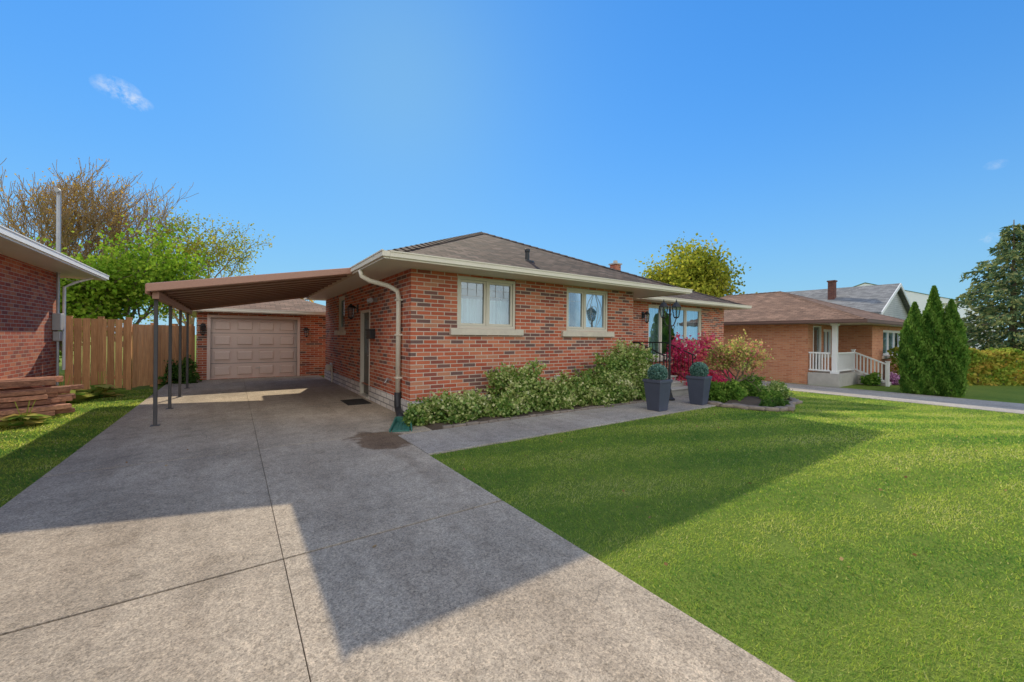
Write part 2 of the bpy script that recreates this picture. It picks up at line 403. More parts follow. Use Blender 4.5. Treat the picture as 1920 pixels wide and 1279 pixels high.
# grass blades
def grass():
    N = 600000
    th0 = R(34.7)
    r = (1.2 ** .7 + rng.random(N) * (19 ** .7 - 1.2 ** .7)) ** (1 / .7)
    th = th0 + (rng.random(N) - .5) * R(124)
    x = r * np.sin(th); y = r * np.cos(th)
    edge = 2.0 + .012 * np.sin(y * 23) + .01 * np.sin(y * 57)
    k = ((x > edge) & (x < 16.98) & (y < 4.71) & (y > -14) & ~in_poly(x, y, BED)) | ((x > 8.9) & (x < 16.98) & (y < 8.3) & (y > 4.7) & ~in_poly(x, y, BED) & ~((x < 10.65) & (y > 5.2)))
    k |= (x > -3.48) & (x < -1.6) & (y < 14.4)
    k |= (x > 19.72) & (y < 5.4)
    bare = np.hypot((x - 4.9) / 1.3, (y - 1.15)) < .17 + .08 * np.sin(x * 13) * np.sin(y * 17)
    bare |= np.hypot((x - 3.3) / 1.2, (y - 1.3)) < .10 + .05 * np.sin(x * 15) * np.sin(y * 19)
    k &= ~(bare & (rng.random(N) < .8))
    x, y, r = x[k], y[k], r[k]; n = len(x)
    w = (.0021 + .0015 * rng.random(n)) * np.clip(r / 3.0, .8, 3.1)
    clump = .5 + .5 * np.sin(x * 9 + 2.1 * np.sin(y * 7)) * np.sin(y * 11 + 1.7 * np.sin(x * 6))
    h = (.009 + .014 * rng.random(n) + .008 * clump) * np.clip(.85 + r / 22, .9, 1.35)
    a = rng.random(n) * 2 * np.pi
    band = np.tanh(2.5 * np.sin((y * .94 + x * .34) * 2 * np.pi / 1.1))
    lx = rng.normal(size=n) * .015 + .008 * band; ly = rng.normal(size=n) * .015 - .004 * band
    z = ter(x) - .004
    P = np.empty((n, 3, 3))
    P[:, 0] = np.stack([x - w * np.cos(a), y - w * np.sin(a), z], 1)
    P[:, 1] = np.stack([x + w * np.cos(a), y + w * np.sin(a), z], 1)
    P[:, 2] = np.stack([x + lx, y + ly, z + h], 1)
    patch = .13 * np.sin(x * 1.3 + 1.7 * np.sin(y * .9)) * np.sin(y * 1.1 + x * .4) + .07 * np.sin(x * 3.7 + 2 * np.sin(y * 2.9)) * np.sin(y * 3.3)
    rnd = np.clip(rng.beta(3.0, 3.8, n) + .14 * band + patch + .14 * (clump - .5), 0, 1)
    dry = rng.random(n) < .025; rnd[dry] = .85 + .12 * rng.random(dry.sum())
    tag(poly_cloud('grass', P.reshape(-1, 3), 3, M['grass'], None, rnd), 'short mown green grass blades covering the lawn', 'grass', kind='stuff')
grass()

# fallen leaves
n = 110
x = rng.uniform(2.1, 10, n); y = rng.uniform(-4, 4.6, n)
x2 = rng.uniform(-1.5, 1.9, 6); y2 = rng.uniform(1.7, 8, 6)
x = np.concatenate([x, x2]); y = np.concatenate([y, y2]); ok = ~in_poly(x, y, BED); x, y = x[ok], y[ok]
C = np.stack([x, y, ter(x) + np.where(x < 2, .033, .032)], 1)
td = rng.normal(size=(len(C), 3)); td[:, 2] *= .2
P = leaf_quads(C, rng.uniform(.022, .042, len(C)), td * 4, .38, .3)
tag(poly_cloud('fallen_leaves', P, 4, M['deadleaf'], None, rng.random(len(C))), 'small brown autumn leaves fallen on the grass', 'leaves', kind='stuff')

# ------------------------------------------------------------------ building helpers
def panel(mb, o, u, n, W, z0, z1, ops, depth=.13):
    o, u, n = Vector(o), Vector(u), Vector(n)
    us = sorted({0, W, *[q for p in ops for q in p[:2]]}); vs = sorted({z0, z1, *[q for p in ops for q in p[2:4]]})
    Pt = lambda a, b, d=0: o + u * a + Z * b + n * d
    for a, b in zip(us[:-1], us[1:]):
        for c, d in zip(vs[:-1], vs[1:]):
            mu, mv = (a + b) / 2, (c + d) / 2
            if any(p[0] < mu < p[1] and p[2] < mv < p[3] for p in ops): continue
            q = [Pt(a, c), Pt(b, c), Pt(b, d), Pt(a, d)]
            if (q[1] - q[0]).cross(q[3] - q[0]).dot(n) < 0: q.reverse()
            mb.face(q)
    for a, b, c, d in ops:
        mb.face([Pt(a, c), Pt(a, d), Pt(a, d, -depth), Pt(a, c, -depth)]); mb.face([Pt(b, c), Pt(b, d), Pt(b, d, -depth), Pt(b, c, -depth)])
        mb.face([Pt(a, d), Pt(b, d), Pt(b, d, -depth), Pt(a, d, -depth)]); mb.face([Pt(a, c), Pt(b, c), Pt(b, c, -depth), Pt(a, c, -depth)])

def window(root, o, u, n, op, sashes, fm, sill=True, curtain=.9, leading=None, gaps=()):
    a0, a1, z0, z1 = op; fw = .06
    mb = MB(); ob = lambda *k: mb.obox(o, u, n, *k)
    ob(a0, a0 + fw, z0, z1, -.12, -.025); ob(a1 - fw, a1, z0, z1, -.12, -.025)
    ob(a0 + fw, a1 - fw, z1 - fw, z1, -.12, -.027); ob(a0 + fw, a1 - fw, z0, z0 + fw, -.12, -.023)
    tot = sum(sashes); cur = a0 + fw; edges = []
    W = a1 - a0 - 2 * fw - .04 * (len(sashes) - 1)
    for i, s in enumerate(sashes):
        w = W * s / tot; edges.append((cur, cur + w)); cur += w
        if i < len(sashes) - 1:
            ob(cur, cur + .04, z0 + fw, z1 - fw, -.11, -.035); cur += .04
    win = mb.build('window', fm, root, bevel=.004)
    for k_, (a, b) in enumerate(edges):
        s = MB(); sw = .045; so = lambda *k: s.obox(o, u, n, *k)
        c, d = z0 + fw + .003, z1 - fw - .003; a += .003; b -= .003
        so(a, a + sw, c, d, -.10, -.05); so(b - sw, b, c, d, -.10, -.05); so(a + sw, b - sw, c, c + sw, -.10, -.052); so(a + sw, b - sw, d - sw, d, -.10, -.052)
        s.build('sash', fm, win, bevel=.003)
        g = MB(); g.obox(o, u, n, a + sw, b - sw, c + sw, d - sw, -.085, -.08); g.build('pane', M['glass'], win)
        if leading:
            l = MB(); Pt = lambda p, q: Vector(o) + Vector(u) * p + Z * q + Vector(n) * -.076
            mx, mz = (a + b) / 2, (c + d) / 2; hw, hh = (b - a) / 2 - sw, (d - c) / 2 - sw
            if leading == 'curve':
                if k_ == 1:
                    for sx in (-1, 1):
                        for kk in (.85, .45):
                            l.tube([Pt(mx + sx * hw * kk * math.cos(t * 1.35), mz + hh * t) for t in np.linspace(-1, 1, 13)], .0045, 4)
                    l.tube([Pt(mx + hw * .3 * math.cos(t), mz + hh * .3 * math.sin(t)) for t in np.linspace(0, 2 * math.pi, 17)], .0045, 4)
                else: l.tube([Pt(a + sw, mz + hh * .5), Pt(b - sw, mz + hh * .5)], .003, 4)
            else:
                for k in (-.4, .4): l.tube([Pt(mx + hw * k, mz + hh * .35), Pt(mx + hw * k, d - sw)], .0035, 4)
                for k in (.68, .35): l.tube([Pt(a + sw, mz + hh * k), Pt(b - sw, mz + hh * k)], .0035, 4)
            l.build('leading', M['lead'], win)
    if curtain:
        cuts = [a0] + [v for gp in gaps for v in gp] + [a1]
        for ci in range(0, len(cuts), 2):
            c0, c1 = cuts[ci], cuts[ci + 1]
            cb = MB(); k = max(8, int((c1 - c0) * 36)); pr = None
            for i in range(k + 1):
                a = c0 + (c1 - c0) * i / k; dd = -.24 + .03 * math.sin(i * 1.9) + .012 * math.sin(i * .7)
                top = z1 - (1 - curtain) * (z1 - z0)
                P0 = Vector(o) + Vector(u) * a + Z * (z0 - .02) + Vector(n) * dd; P1 = P0 + Z * (top - z0 + .02)
                if pr: cb.face([pr[0], P0, P1, pr[1]])
                pr = (P0, P1)
            cb.build('curtain', M['curtain'], win, smooth=True)
    db = MB(); db.obox(o, u, n, a0 - .1, a1 + .1, z0 - .1, z1 + .02, -.75, -.7); db.build('dark_interior', M['dark'], win)
    if sill:
        sb = MB(); sb.obox(o, u, n, a0 - .16, a1 + .16, z0 - .125, z0 - .003, -.1, .07); sb.build('sill', M['sill'], win, bevel=.008)
    return win

def wall_lantern(root, p, n, s=1.0):
    p = Vector(p); n = Vector(n); b = MB()
    t = n.cross(Z)
    b.obox(p, t, n, -.05 * s, .05 * s, -.09 * s, .09 * s, .002, .02)
    b.tube([p + n * .02, p + n * .09 * s + Z * .06 * s, p + n * .14 * s + Z * .02 * s], .012 * s, 6)
    c = p + n * .14 * s
    b.lathe(c, [(.012 * s, .10 * s), (.03 * s, .075 * s), (.085 * s, .02 * s), (.075 * s, .01 * s)], 6)
    b.lathe(c, [(.05 * s, -.2 * s), (.055 * s, -.185 * s), (.02 * s, -.23 * s)], 6)
    for k in range(6):
        a = 2 * math.pi * (k + .5) / 6; d = Vector((math.cos(a), math.sin(a), 0))
        b.tube([c + d * .072 * s + Z * .012 * s, c + d * .05 * s - Z * .19 * s], .006 * s, 4)
    o = b.build('wall_lantern', M['black'], root)
    g = MB(); g.lathe(c, [(.043 * s, -.185 * s), (.065 * s, .01 * s)], 6); g.build('lamp_glass', M['glass'], o)
    return o

def hip_faces(mb, x0, x1, y0, y1, z0, slope, along):
    if along == 'x':
        h = (y1 - y0) / 2; ym = (y0 + y1) / 2; zt = z0 + h * slope
        a, b = (x0 + h, ym, zt), (x1 - h, ym, zt)
        mb.face([(x0, y0, z0), (x1, y0, z0), b, a]); mb.face([(x1, y1, z0), (x0, y1, z0), a, b])
        mb.face([(x0, y1, z0), (x0, y0, z0), a]); mb.face([(x1, y0, z0), (x1, y1, z0), b])
    else:
        h = (x1 - x0) / 2; xm = (x0 + x1) / 2; zt = z0 + h * slope
        a, b = (xm, y0 + h, zt), (xm, y1 - h, zt)
        mb.face([(x0, y0, z0), (x1, y0, z0), a]); mb.face([(x1, y1, z0), (x0, y1, z0), b])
        mb.face([(x0, y1, z0), (x0, y0, z0), a, b]); mb.face([(x1, y0, z0), (x1, y1, z0), b, a])
    return a, b

def gutter_run(mb, pts, z0, z1, w, ext=True):
    """gutter outside an eave polyline (outside on the right hand side), each run fills the corner at its end"""
    for a, b in zip(pts[:-1], pts[1:]):
        a, b = Vector((*a, 0)), Vector((*b, 0)); u = (b - a).normalized(); n = Vector((u.y, -u.x, 0)); L = (b - a).length
        e = w if ext else 0
        mb.obox(a, u, n, 0, L + e, z0 + .03, z1, .004, w)
        mb.obox(a, u, n, 0, L + e * .72, z0, z0 + .03, .004, w * .72)
        mb.obox(a, u, n, 0, L + e + (.012 if ext else 0), z1 - .012, z1 + .008, w - .012, w + .012)
def caps(parent, edges, mat):
    for a, b in edges:
        mb = MB(); a, b = Vector(a), Vector(b); k = int((b - a).length / .22); d = (b - a) / k
        side = d.cross(Z).normalized()
        for i in range(k):
            p = a + d * i; q = p + d * 1.08
            mb.t = random.random()
            l = lambda w, s, up: w + side * s - Z * abs(s) * .38 + Z * up
            mb.face([l(p, -.12, .028), l(p, 0, .034), l(q, 0, .02), l(q, -.12, .014)]); mb.face([l(p, 0, .034), l(p, .12, .028), l(q, .12, .014), l(q, 0, .02)])
        mb.build('ridge_cap', mat, parent)

X, Y = Vector((1, 0, 0)), Vector((0, 1, 0))
# ------------------------------------------------------------------ main house
H = thing('brick_house', 'red brick bungalow with brown hip roof and two leaded front windows', 'house', (2.59, 6.91, 0))
WT = 2.72; YW = 14.95; YR = 15.4
op1 = (3.51 - 2.59, 4.88 - 2.59, 1.645, 2.66); op2 = (6.31 - 2.59, 7.71 - 2.59, 1.635, 2.65)
opd = (9.5 - 6.91, 10.32 - 6.91, .06, 2.1); ops_ = (12.1 - 6.91, 13.0 - 6.91, 1.63, 2.64)
opf = (.45, 1.4, .52, 2.56); opp = (11.45 - 8.67, 14.7 - 8.67, .82, 2.62)
mb = MB()
panel(mb, (2.59, 6.91, 0), X, -Y, 6.08, .33, WT, [op1, op2])
panel(mb, (2.59, 6.91, 0), Y, -X, YW - 6.91, .33, WT, [(opd[0], opd[1], .33, opd[3]), ops_])
panel(mb, (8.67, 6.91, 0), Y, X, 1.59, .33, WT, [])
panel(mb, (8.67, 8.5, 0), X, -Y, 7.63, .33, WT, [opf, opp])
panel(mb, (16.3, 8.5, 0), Y, X, YW - 8.5, .33, WT, [])
panel(mb, (2.59, YW, 0), X, Y, 13.71, .33, WT, [])
mb.build('wall', M['brick'], H)
mb = MB()
mb.box(2.565, 8.695, 6.885, 7.1, -.1, .33)
mb.box(2.565, 2.8, 7.1, 9.5, -.1, .33); mb.box(2.565, 2.8, 10.32, YW + .02, -.1, .33)
mb.box(8.5, 8.695, 7.1, 8.475, -.3, .33); mb.box(8.695, 16.325, 8.475, 8.7, -.6, .33); mb.box(16.1, 16.325, 8.7, YW + .02, -.6, .33)
mb.build('foundation', M['stone'], H, bevel=.006)
w1 = window(H, (2.59, 6.91, 0), X, -Y, op1, [1, 1], M['frame'], True, .60, 'grid')
w2 = window(H, (2.59, 6.91, 0), X, -Y, op2, [.75, 1], M['frame'], True, .97, 'curve', gaps=((op2[0] + .3, op2[0] + .52),))
window(H, (2.59, 6.91, 0), Y, -X, ops_, [1], M['frame'], True, .9)
window(H, (8.67, 8.5, 0), X, -Y, opp, [.72, 1.55, .98], M['frame'], True, .97, gaps=((opp[0] + 1.0, opp[0] + 1.9),))
# roof
ZE = 2.80
mb = MB()
A, B, P_, Q = (1.97, 6.27, ZE), (10.03, 6.27, ZE), (6.0, 10.3, 4.56), (6.0, 12.0, 4.56)
mb.face([A, B, P_]); mb.face([(1.97, 12.0, ZE), A, P_, Q]); mb.face([B, (10.03, 12.0, ZE), Q, P_]); mb.face([(1.97, 12.0, ZE), Q, (10.03, 12.0, ZE)])
ra, rb = hip_faces(mb, 1.97, 16.93, 7.9, YR, ZE - .004, .42, 'x')
roof = mb.build('roof', M['shingle'], H)
caps(roof, ((A, P_), (B, P_), (P_, Q), ((16.93, 7.9, ZE), rb)), M['shingle'])
mb = MB()
mb.lathe((5.38, 7.2, 3.12), [(.17, -.02), (.15, .06), (.05, .09), (.045, .26), (.06, .27), (.06, .33), (.04, .34)], 12)
mb.build('vent_pipe', M['black'], roof, smooth=False)
mb = MB(); mb.box(12.4, 12.7, 10.75, 11.05, 3.4, 4.40); mb.build('chimney', M['brick_dark'], roof)
mb = MB(); mb.box(12.36, 12.74, 10.71, 11.09, 4.40, 4.45); mb.lathe((12.55, 10.9, 4.45), [(.09, 0), (.08, .12)], 10); mb.build('chimney_cap', M['concrete'], roof)
mb = MB()
mb.face([(1.97, 6.27, 2.7), (10.03, 6.27, 2.7), (10.03, 7.9, 2.7), (1.97, 7.9, 2.7)]); mb.face([(1.97, 7.9, 2.7), (16.93, 7.9, 2.7), (16.93, YR, 2.7), (1.97, YR, 2.7)])
mb.build('soffit', M['trim'], H)
mb = MB()
for a, b, c, d in ((1.97, 1.99, 6.29, YR), (1.97, 10.03, 6.27, 6.29), (10.01, 10.03, 6.29, 7.9), (10.03, 16.93, 7.9, 7.92), (16.91, 16.93, 7.92, YR)): mb.box(a, b, c, d, 2.69, ZE - .006)
mb.build('fascia', M['gutter'], H)
mb = MB()
gutter_run(mb, [(1.97, 8.2), (1.97, 6.27), (10.03, 6.27)], 2.685, 2.80, .12)
gutter_run(mb, [(10.03, 6.27), (10.03, 7.76)], 2.685, 2.80, .12, False)
gutter_run(mb, [(10.17, 7.9), (16.93, 7.9)], 2.685, 2.80, .12)
gutter_run(mb, [(16.93, 7.9), (16.93, YR)], 2.685, 2.80, .12, False)
mb.build('gutter', M['gutter'], H)
mb = MB()
pts = [(1.9, 7.62, 2.69), (1.92, 7.62, 2.58), (2.05, 7.56, 2.50), (2.35, 7.44, 2.42), (2.50, 7.38, 2.33), (2.525, 7.37, 2.2), (2.525, 7.37, .42)]
mb.tube(pts, .045, 8); dsp = mb.build('downspout', M['gutter'], H, smooth=True)
for z in (.7, 1.5, 2.15):
    mb = MB(); mb.box(2.47, 2.588, 7.315, 7.425, z, z + .03); mb.build('bracket', M['gutter'], dsp)
mb = MB()
pts = [(2.525, 7.37, .44), (2.525, 7.37, .2), (2.51, 7.28, .115), (2.44, 7.0, .09), (2.36, 6.72, .085)]
mb.tube(pts, [.066, .066, .064, .064, .064], 10); mb.build('boot', M['black'], dsp, smooth=True)
# side door
mb = MB(); o = (2.59, 6.91, 0)
mb.obox(o, Y, -X, opd[0] + .05, opd[1] - .05, .08, opd[3] - .05, -.12, -.07)
mb.obox(o, Y, -X, opd[0] + .17, opd[1] - .17, .25, .9, -.07, -.06)
door = mb.build('side_door', M['door'], H, bevel=.004)
mb = MB()
mb.obox(o, Y, -X, opd[0], opd[0] + .055, .06, opd[3], -.13, .012); mb.obox(o, Y, -X, opd[1] - .055, opd[1], .06, opd[3], -.13, .012)
mb.obox(o, Y, -X, opd[0] + .055, opd[1] - .055, opd[3] - .055, opd[3], -.13, .01); mb.obox(o, Y, -X, opd[0], opd[1], .02, .06, -.13, .05)
mb.build('door_frame', M['frame'], door, bevel=.004)
mb = MB(); mb.obox(o, Y, -X, opd[0] + .17, opd[1] - .17, 1.05, 1.9, -.075, -.064); mb.build('door_pane', M['glass'], door)
mb = MB(); p = Vector((2.66, 6.91 + opd[0] + .12, 1.02)); mb.tube([p, p + Vector((-.06, 0, 0)), p + Vector((-.065, .1, 0))], .012, 6); mb.build('door_handle', M['steel'], door)
# front door in porch
mb = MB(); o = (8.67, 8.5, 0); mb.obox(o, X, -Y, opf[0] + .05, opf[1] - .05, .55, opf[3] - .05, -.12, -.07)
fd = mb.build('front_door', M['door'], H, bevel=.004)
mb = MB()
mb.obox(o, X, -Y, opf[0], opf[0] + .055, .52, opf[3], -.13, .01); mb.obox(o, X, -Y, opf[1] - .055, opf[1], .52, opf[3], -.13, .01); mb.obox(o, X, -Y, opf[0] + .055, opf[1] - .055, opf[3] - .055, opf[3], -.13, .008)
mb.build('door_frame', M['white'], fd)
wall_lantern(H, (2.59, 10.62, 2.17), -X, 1.2)
wall_lantern(H, (11.15, 8.5, 2.25), -Y, 1.2)
mb = MB(); p = Vector((2.59, 9.0, 2.28)); mb.obox(p, Y, -X, -.05, .05, -.05, .05, .002, .03); mb.tube([p + Vector((-.03, .03, 0)), p + Vector((-.16, .12, -.02))], [.03, .055], 10); mb.tube([p + Vector((-.03, -.03, 0)), p + Vector((-.16, -.12, -.02))], [.03, .055], 10)
mb.build('flood_light', M['steel'], H)
mb = MB(); mb.obox((2.59, 9.1, 0), Y, -X, -.02, .32, 1.42, 1.62, .003, .11); mb.obox((2.59, 9.1, 0), Y, -X, -.03, .33, 1.60, 1.64, .003, .13); mb.build('mailbox', M['black'], H, bevel=.012)
mb = MB(); p = Vector((2.59, 7.95, .62)); mb.tube([p, p + Vector((-.09, 0, 0)), p + Vector((-.13, 0, -.06))], .014, 6); mb.lathe(p + Vector((-.07, 0, .02)), [(.03, 0), (.035, .015), (.01, .02)], 8); mb.build('faucet', M['steel'], H)
mb = MB(); mb.obox((5.95, 6.91, 0), X, -Y, 0, .13, .50, .62, .003, .05); mb.obox((5.95, 6.91, 0), X, -Y, -.01, .14, .61, .63, .003, .08); mb.build('dryer_vent', M['white'], H)
mb = MB(); mb.tube([(2.53, 13.5, .02), (2.53, 13.5, .55), (2.53, 13.7, .6), (2.53, 13.9, .5)], .025, 6); mb.lathe((2.45, 13.62, .38), [(.06, 0), (.09, .05), (.09, .17), (.05, .2)], 10); mb.build('gas_pipe', M['trim'], H)
# porch
mb = MB()
mb.box(8.7, 10.6, 7.0, 8.47, -.2, .5)
for k in range(3): mb.box(8.98, 10.3, 6.1 + k * .3, 6.4 + k * .3, -.15, .15 + k * .125)
for k in range(3): mb.box(8.94, 10.34, 6.07 + k * .3, 6.38 + k * .3, .15 + k * .125, .19 + k * .125)
mb.build('porch_steps', M['concrete'], H, bevel=.01)
for xr in (9.0, 10.28):
    mb = MB()
    a, b, c = Vector((xr, 6.2, .19)), Vector((xr, 7.0, .5)), Vector((xr, 8.3, .5))
    for p in (a, b, c): mb.tube([p, p + Z * .86], .016, 6)
    mb.tube([a + Z * .86, b + Z * .86, c + Z * .86], .02, 6); mb.tube([a + Z * .12, b + Z * .12, c + Z * .12], .012, 6)
    for k in range(1, 7): p = a.lerp(b, k / 7); mb.tube([p + Z * .12, p + Z * .86], .008, 5)
    for k in range(1, 11): p = b.lerp(c, k / 11); mb.tube([p + Z * .12, p + Z * .86], .008, 5)
    t = [a + Z * .86 + Vector((0, -.09 * math.sin(s), .06 * math.cos(s) - .06)) for s in np.linspace(0, 3.4, 10)]
    mb.tube(t, .015, 6)
    mb.build('porch_railing', M['black'], H)

# ------------------------------------------------------------------ carport
C_ = thing('carport', 'brown sloping metal carport roof on slim dark posts beside the brick bungalow', 'carport', (-1.05, 8.3, 0))
zt = lambda x: 2.235 + (x + 1.06) * (.565 / 3.05)
YB = 14.5
mb = MB(); x0, x1, y0, y1 = -1.06, 1.99, 8.26, YB
mb.hexa([(x0, y0, zt(x0) - .03), (x1, y0, zt(x1) - .03), (x1, y1, zt(x1) - .03), (x0, y1, zt(x0) - .03), (x0, y0, zt(x0)), (x1, y0, zt(x1)), (x1, y1, zt(x1)), (x0, y1, zt(x0))])
crf = mb.build('roof', M['carport_sheet'], C_)
y = y0 + .25
while y < y1 - .1:
    mb = MB(); a, b = -1.0, 1.98
    mb.hexa([(a, y, zt(a) - .060), (b, y, zt(b) - .060), (b, y + .05, zt(b) - .060), (a, y + .05, zt(a) - .060), (a, y - .01, zt(a) - .031), (b, y - .01, zt(b) - .031), (b, y + .06, zt(b) - .031), (a, y + .06, zt(a) - .031)])
    mb.build('rib', M['carport_rib'], crf)
    y += .52
mb = MB(); a, b = x0 - .04, x1 + .02
for ya, yb in ((8.16, 8.256), (YB + .004, YB + .08)):
    mb.hexa([(a, ya, zt(a) - .10), (b, ya, zt(b) - .09), (b, yb, zt(b) - .09), (a, yb, zt(a) - .10), (a, ya, zt(a) + .03), (b, ya, zt(b) + .03), (b, yb, zt(b) + .03), (a, yb, zt(a) + .03)])
mb.box(x0 - .06, x0 - .004, 8.257, YB + .003, zt(x0) - .13, zt(x0) + .025)
mb.build('fascia', M['carport'], C_, bevel=.012)
mb = MB(); mb.box(-1.04, -.96, 8.3, YB - .05, 2.04, 2.15); mb.build('beam', M['carport'], C_)
for y in (8.52, 10.3, 12.1, 13.9):
    mb = MB(); mb.box(-1.045, -.995, y - .025, y + .025, .02, 2.04)
    mb.box(-1.08, -.96, y - .06, y + .06, .02, .034)
    mb.build('post', M['post'], C_, bevel=.006)

# ------------------------------------------------------------------ garage
G = thing('garage', 'small brick garage with closed beige panelled door at the end of the driveway', 'garage', (.7, 16.2, 0))
mb = MB(); gd = (.36, 2.84, .03, 2.03)
panel(mb, (-.97, 16.2, 0), X, -Y, 4.3, -.05, 2.22, [gd], .15); panel(mb, (-.97, 16.2, 0), Y, -X, 6, -.05, 2.22, []); panel(mb, (3.33, 16.2, 0), Y, X, 6, -.05, 2.22, []); panel(mb, (-.97, 22.2, 0), X, Y, 4.3, -.05, 2.22, [])
mb.build('wall', M['brick'], G)
mb = MB(); hip_faces(mb, -1.34, 3.7, 15.84, 22.5, 2.31, .36, 'y'); mb.build('roof', M['shingle_tan'], G)
mb = MB(); mb.face([(-1.34, 15.84, 2.215), (3.7, 15.84, 2.215), (3.7, 22.5, 2.215), (-1.34, 22.5, 2.215)]); mb.build('soffit', M['trim'], G)
mb = MB(); gutter_run(mb, [(-1.34, 22.5), (-1.34, 15.84)], 2.20, 2.31, .1); gutter_run(mb, [(-1.34, 15.84), (3.7, 15.84)], 2.20, 2.31, .1, False); mb.build('gutter', M['gutter'], G)
mb = MB(); o = Vector((-.97, 16.2, 0)); mb.obox(o, X, -Y, gd[0], gd[1], .03, 2.03, -.13, -.10)
pw = (gd[1] - gd[0]) / 4; ph = 2.0 / 4
for r_ in range(4):
    for c_ in range(4):
        a, b, c, d = gd[0] + c_ * pw + .09, gd[0] + (c_ + 1) * pw - .09, .03 + r_ * ph + .1, .03 + (r_ + 1) * ph - .1
        Pt = lambda u_, v_, w_: o + X * u_ + Z * v_ - Y * w_
        e = .035
        mb.hexa([Pt(a, c, -.1), Pt(b, c, -.1), Pt(b, d, -.1), Pt(a, d, -.1), Pt(a + e, c + e, -.072), Pt(b - e, c + e, -.072), Pt(b - e, d - e, -.072), Pt(a + e, d - e, -.072)])
        for q in ((a - .03, b + .03, c - .03, c - .012), (a - .03, b + .03, d + .012, d + .03), (a - .03, a - .012, c - .012, d + .012), (b + .012, b + .03, c - .012, d + .012)): mb.obox(o, X, -Y, *q, -.1, -.088)
gdo = mb.build('garage_door', M['garage_door'], G)
for r_ in range(1, 4):
    mb = MB(); mb.obox(o, X, -Y, gd[0], gd[1], .03 + r_ * ph - .006, .03 + r_ * ph + .006, -.1, -.096)
    mb.build('panel_joint', M['post'], gdo)
mb = MB(); mb.obox(o, X, -Y, gd[0] - .09, gd[0], .0, 2.12, -.1, .02); mb.obox(o, X, -Y, gd[1], gd[1] + .09, .0, 2.12, -.1, .02); mb.obox(o, X, -Y, gd[0], gd[1], 2.03, 2.12, -.1, .018); mb.build('door_frame', M['garage_door'], gdo)
mb = MB(); p = o + X * 1.6 + Z * .35 + Y * .095; mb.tube([p, p - Y * .05, p - Y * .05 + X * .12, p + X * .12], .01, 6); mb.build('door_handle', M['steel'], gdo)
wall_lantern(G, (-.80, 16.2, 1.72), -Y, 1.2); wall_lantern(G, (2.15, 16.2, 1.66), -Y, 1.1)

# ------------------------------------------------------------------ left neighbour house
L_ = thing('brick_house', 'dark red brick house with white eaves at the left edge', 'house', (-3.5, 14.3, 0))
mb = MB(); panel(mb, (-3.5, -3, 0), Y, X, 17.3, -.1, 2.92, []); panel(mb, (-12, 14.3, 0), X, Y, 8.5, -.1, 2.92, []); panel(mb, (-12, -3, 0), X, -Y, 8.5, -.1, 2.92, []); panel(mb, (-12, -3, 0), Y, -X, 17.3, -.1, 2.92, [])
mb.build('wall', M['brick_dark'], L_)
mb = MB(); hip_faces(mb, -12.6, -2.9, -3.6, 14.95, 3.03, .3, 'y'); mb.build('roof', M['shingle'], L_)
mb = MB(); mb.face([(-12.6, -3.6, 2.92), (-2.9, -3.6, 2.92), (-2.9, 14.95, 2.92), (-12.6, 14.95, 2.92)]); mb.build('soffit', M['white'], L_)
mb = MB(); mb.box(-2.92, -2.9, -3.6, 14.95, 2.91, 3.02); mb.box(-12.6, -2.92, 14.93, 14.95, 2.91, 3.02); mb.build('fascia', M['white'], L_)
mb = MB(); gutter_run(mb, [(-2.9, -3.6), (-2.9, 14.95)], 2.90, 3.03, .13); gutter_run(mb, [(-2.9, 14.95), (-12.6, 14.95)], 2.9, 3.03, .13, False); mb.build('gutter', M['white'], L_)
mb = MB(); mb.box(-3.495, -3.35, 13.85, 14.1, 1.55, 1.95); mb.box(-3.495, -3.37, 13.9, 14.05, 1.3, 1.53); mb.build('meter_box', M['steel'], L_, bevel=.012)
mb = MB(); mb.tube([(-3.43, 13.98, .25), (-3.43, 13.98, 1.3)], .025, 8); mb.build('conduit', M['steel'], L_)
mb = MB(); mb.tube([(-3.43, 13.98, 1.95), (-3.43, 13.98, 2.9)], .03, 8); mb.build('conduit', M['steel'], L_)
mb = MB(); mb.tube([(-3.43, 13.98, 2.9), (-3.43, 13.98, 4.75), (-3.43, 13.94, 4.86), (-3.43, 13.82, 4.84)], [.042, .042, .048, .05], 8); mb.build('service_mast', M['steel'], L_)
mb = MB(); mb.tube([(-3.38, 14.2, .6), (-3.38, 14.2, 2.6), (-3.2, 14.3, 2.75), (-2.95, 14.5, 2.9)], .03, 8); mb.build('downspout', M['white'], L_)

# ------------------------------------------------------------------ fences
def fence(name_label, p0, p1, h, posts):
    p0, p1 = Vector((*p0, 0)), Vector((*p1, 0)); u = (p1 - p0).normalized(); n = Vector((u.y, -u.x, 0)); L = (p1 - p0).length
    t = thing('wooden_fence', name_label, 'fence', p0)
    mb = MB(); w = .142; a = 0
    while a < L - .02:
        b = min(a + w, L); mb.t = random.random(); hh = h + random.uniform(-.005, .005)
        mb.obox(p0, u, n, a + .004, b - .004, .05 + random.random() * .02, hh, .0, .018); a += w + .006
    mb.build('boards', M['fence'], t)
    for z in (.3, h - .3):
        mb = MB(); mb.t = random.random(); mb.obox(p0, u, n, 0, L, z, z + .09, -.045, -.003)
        mb.build('rail', M['fence'], t)
    for q in posts:
        mb = MB(); mb.t = random.random(); mb.obox(p0, u, n, q - .05, q + .05, 0, h + .035, -.1, .03)
        mb.obox(p0, u, n, q - .06, q + .06, h + .035, h + .055, -.11, .04)
        mb.build('post', M['fence'], t, bevel=.006)
fence('tall cedar board fence beside the dark red neighbour house', (-3.42, 14.45), (-2.22, 14.5), 1.86, [.06, .62, 1.15])
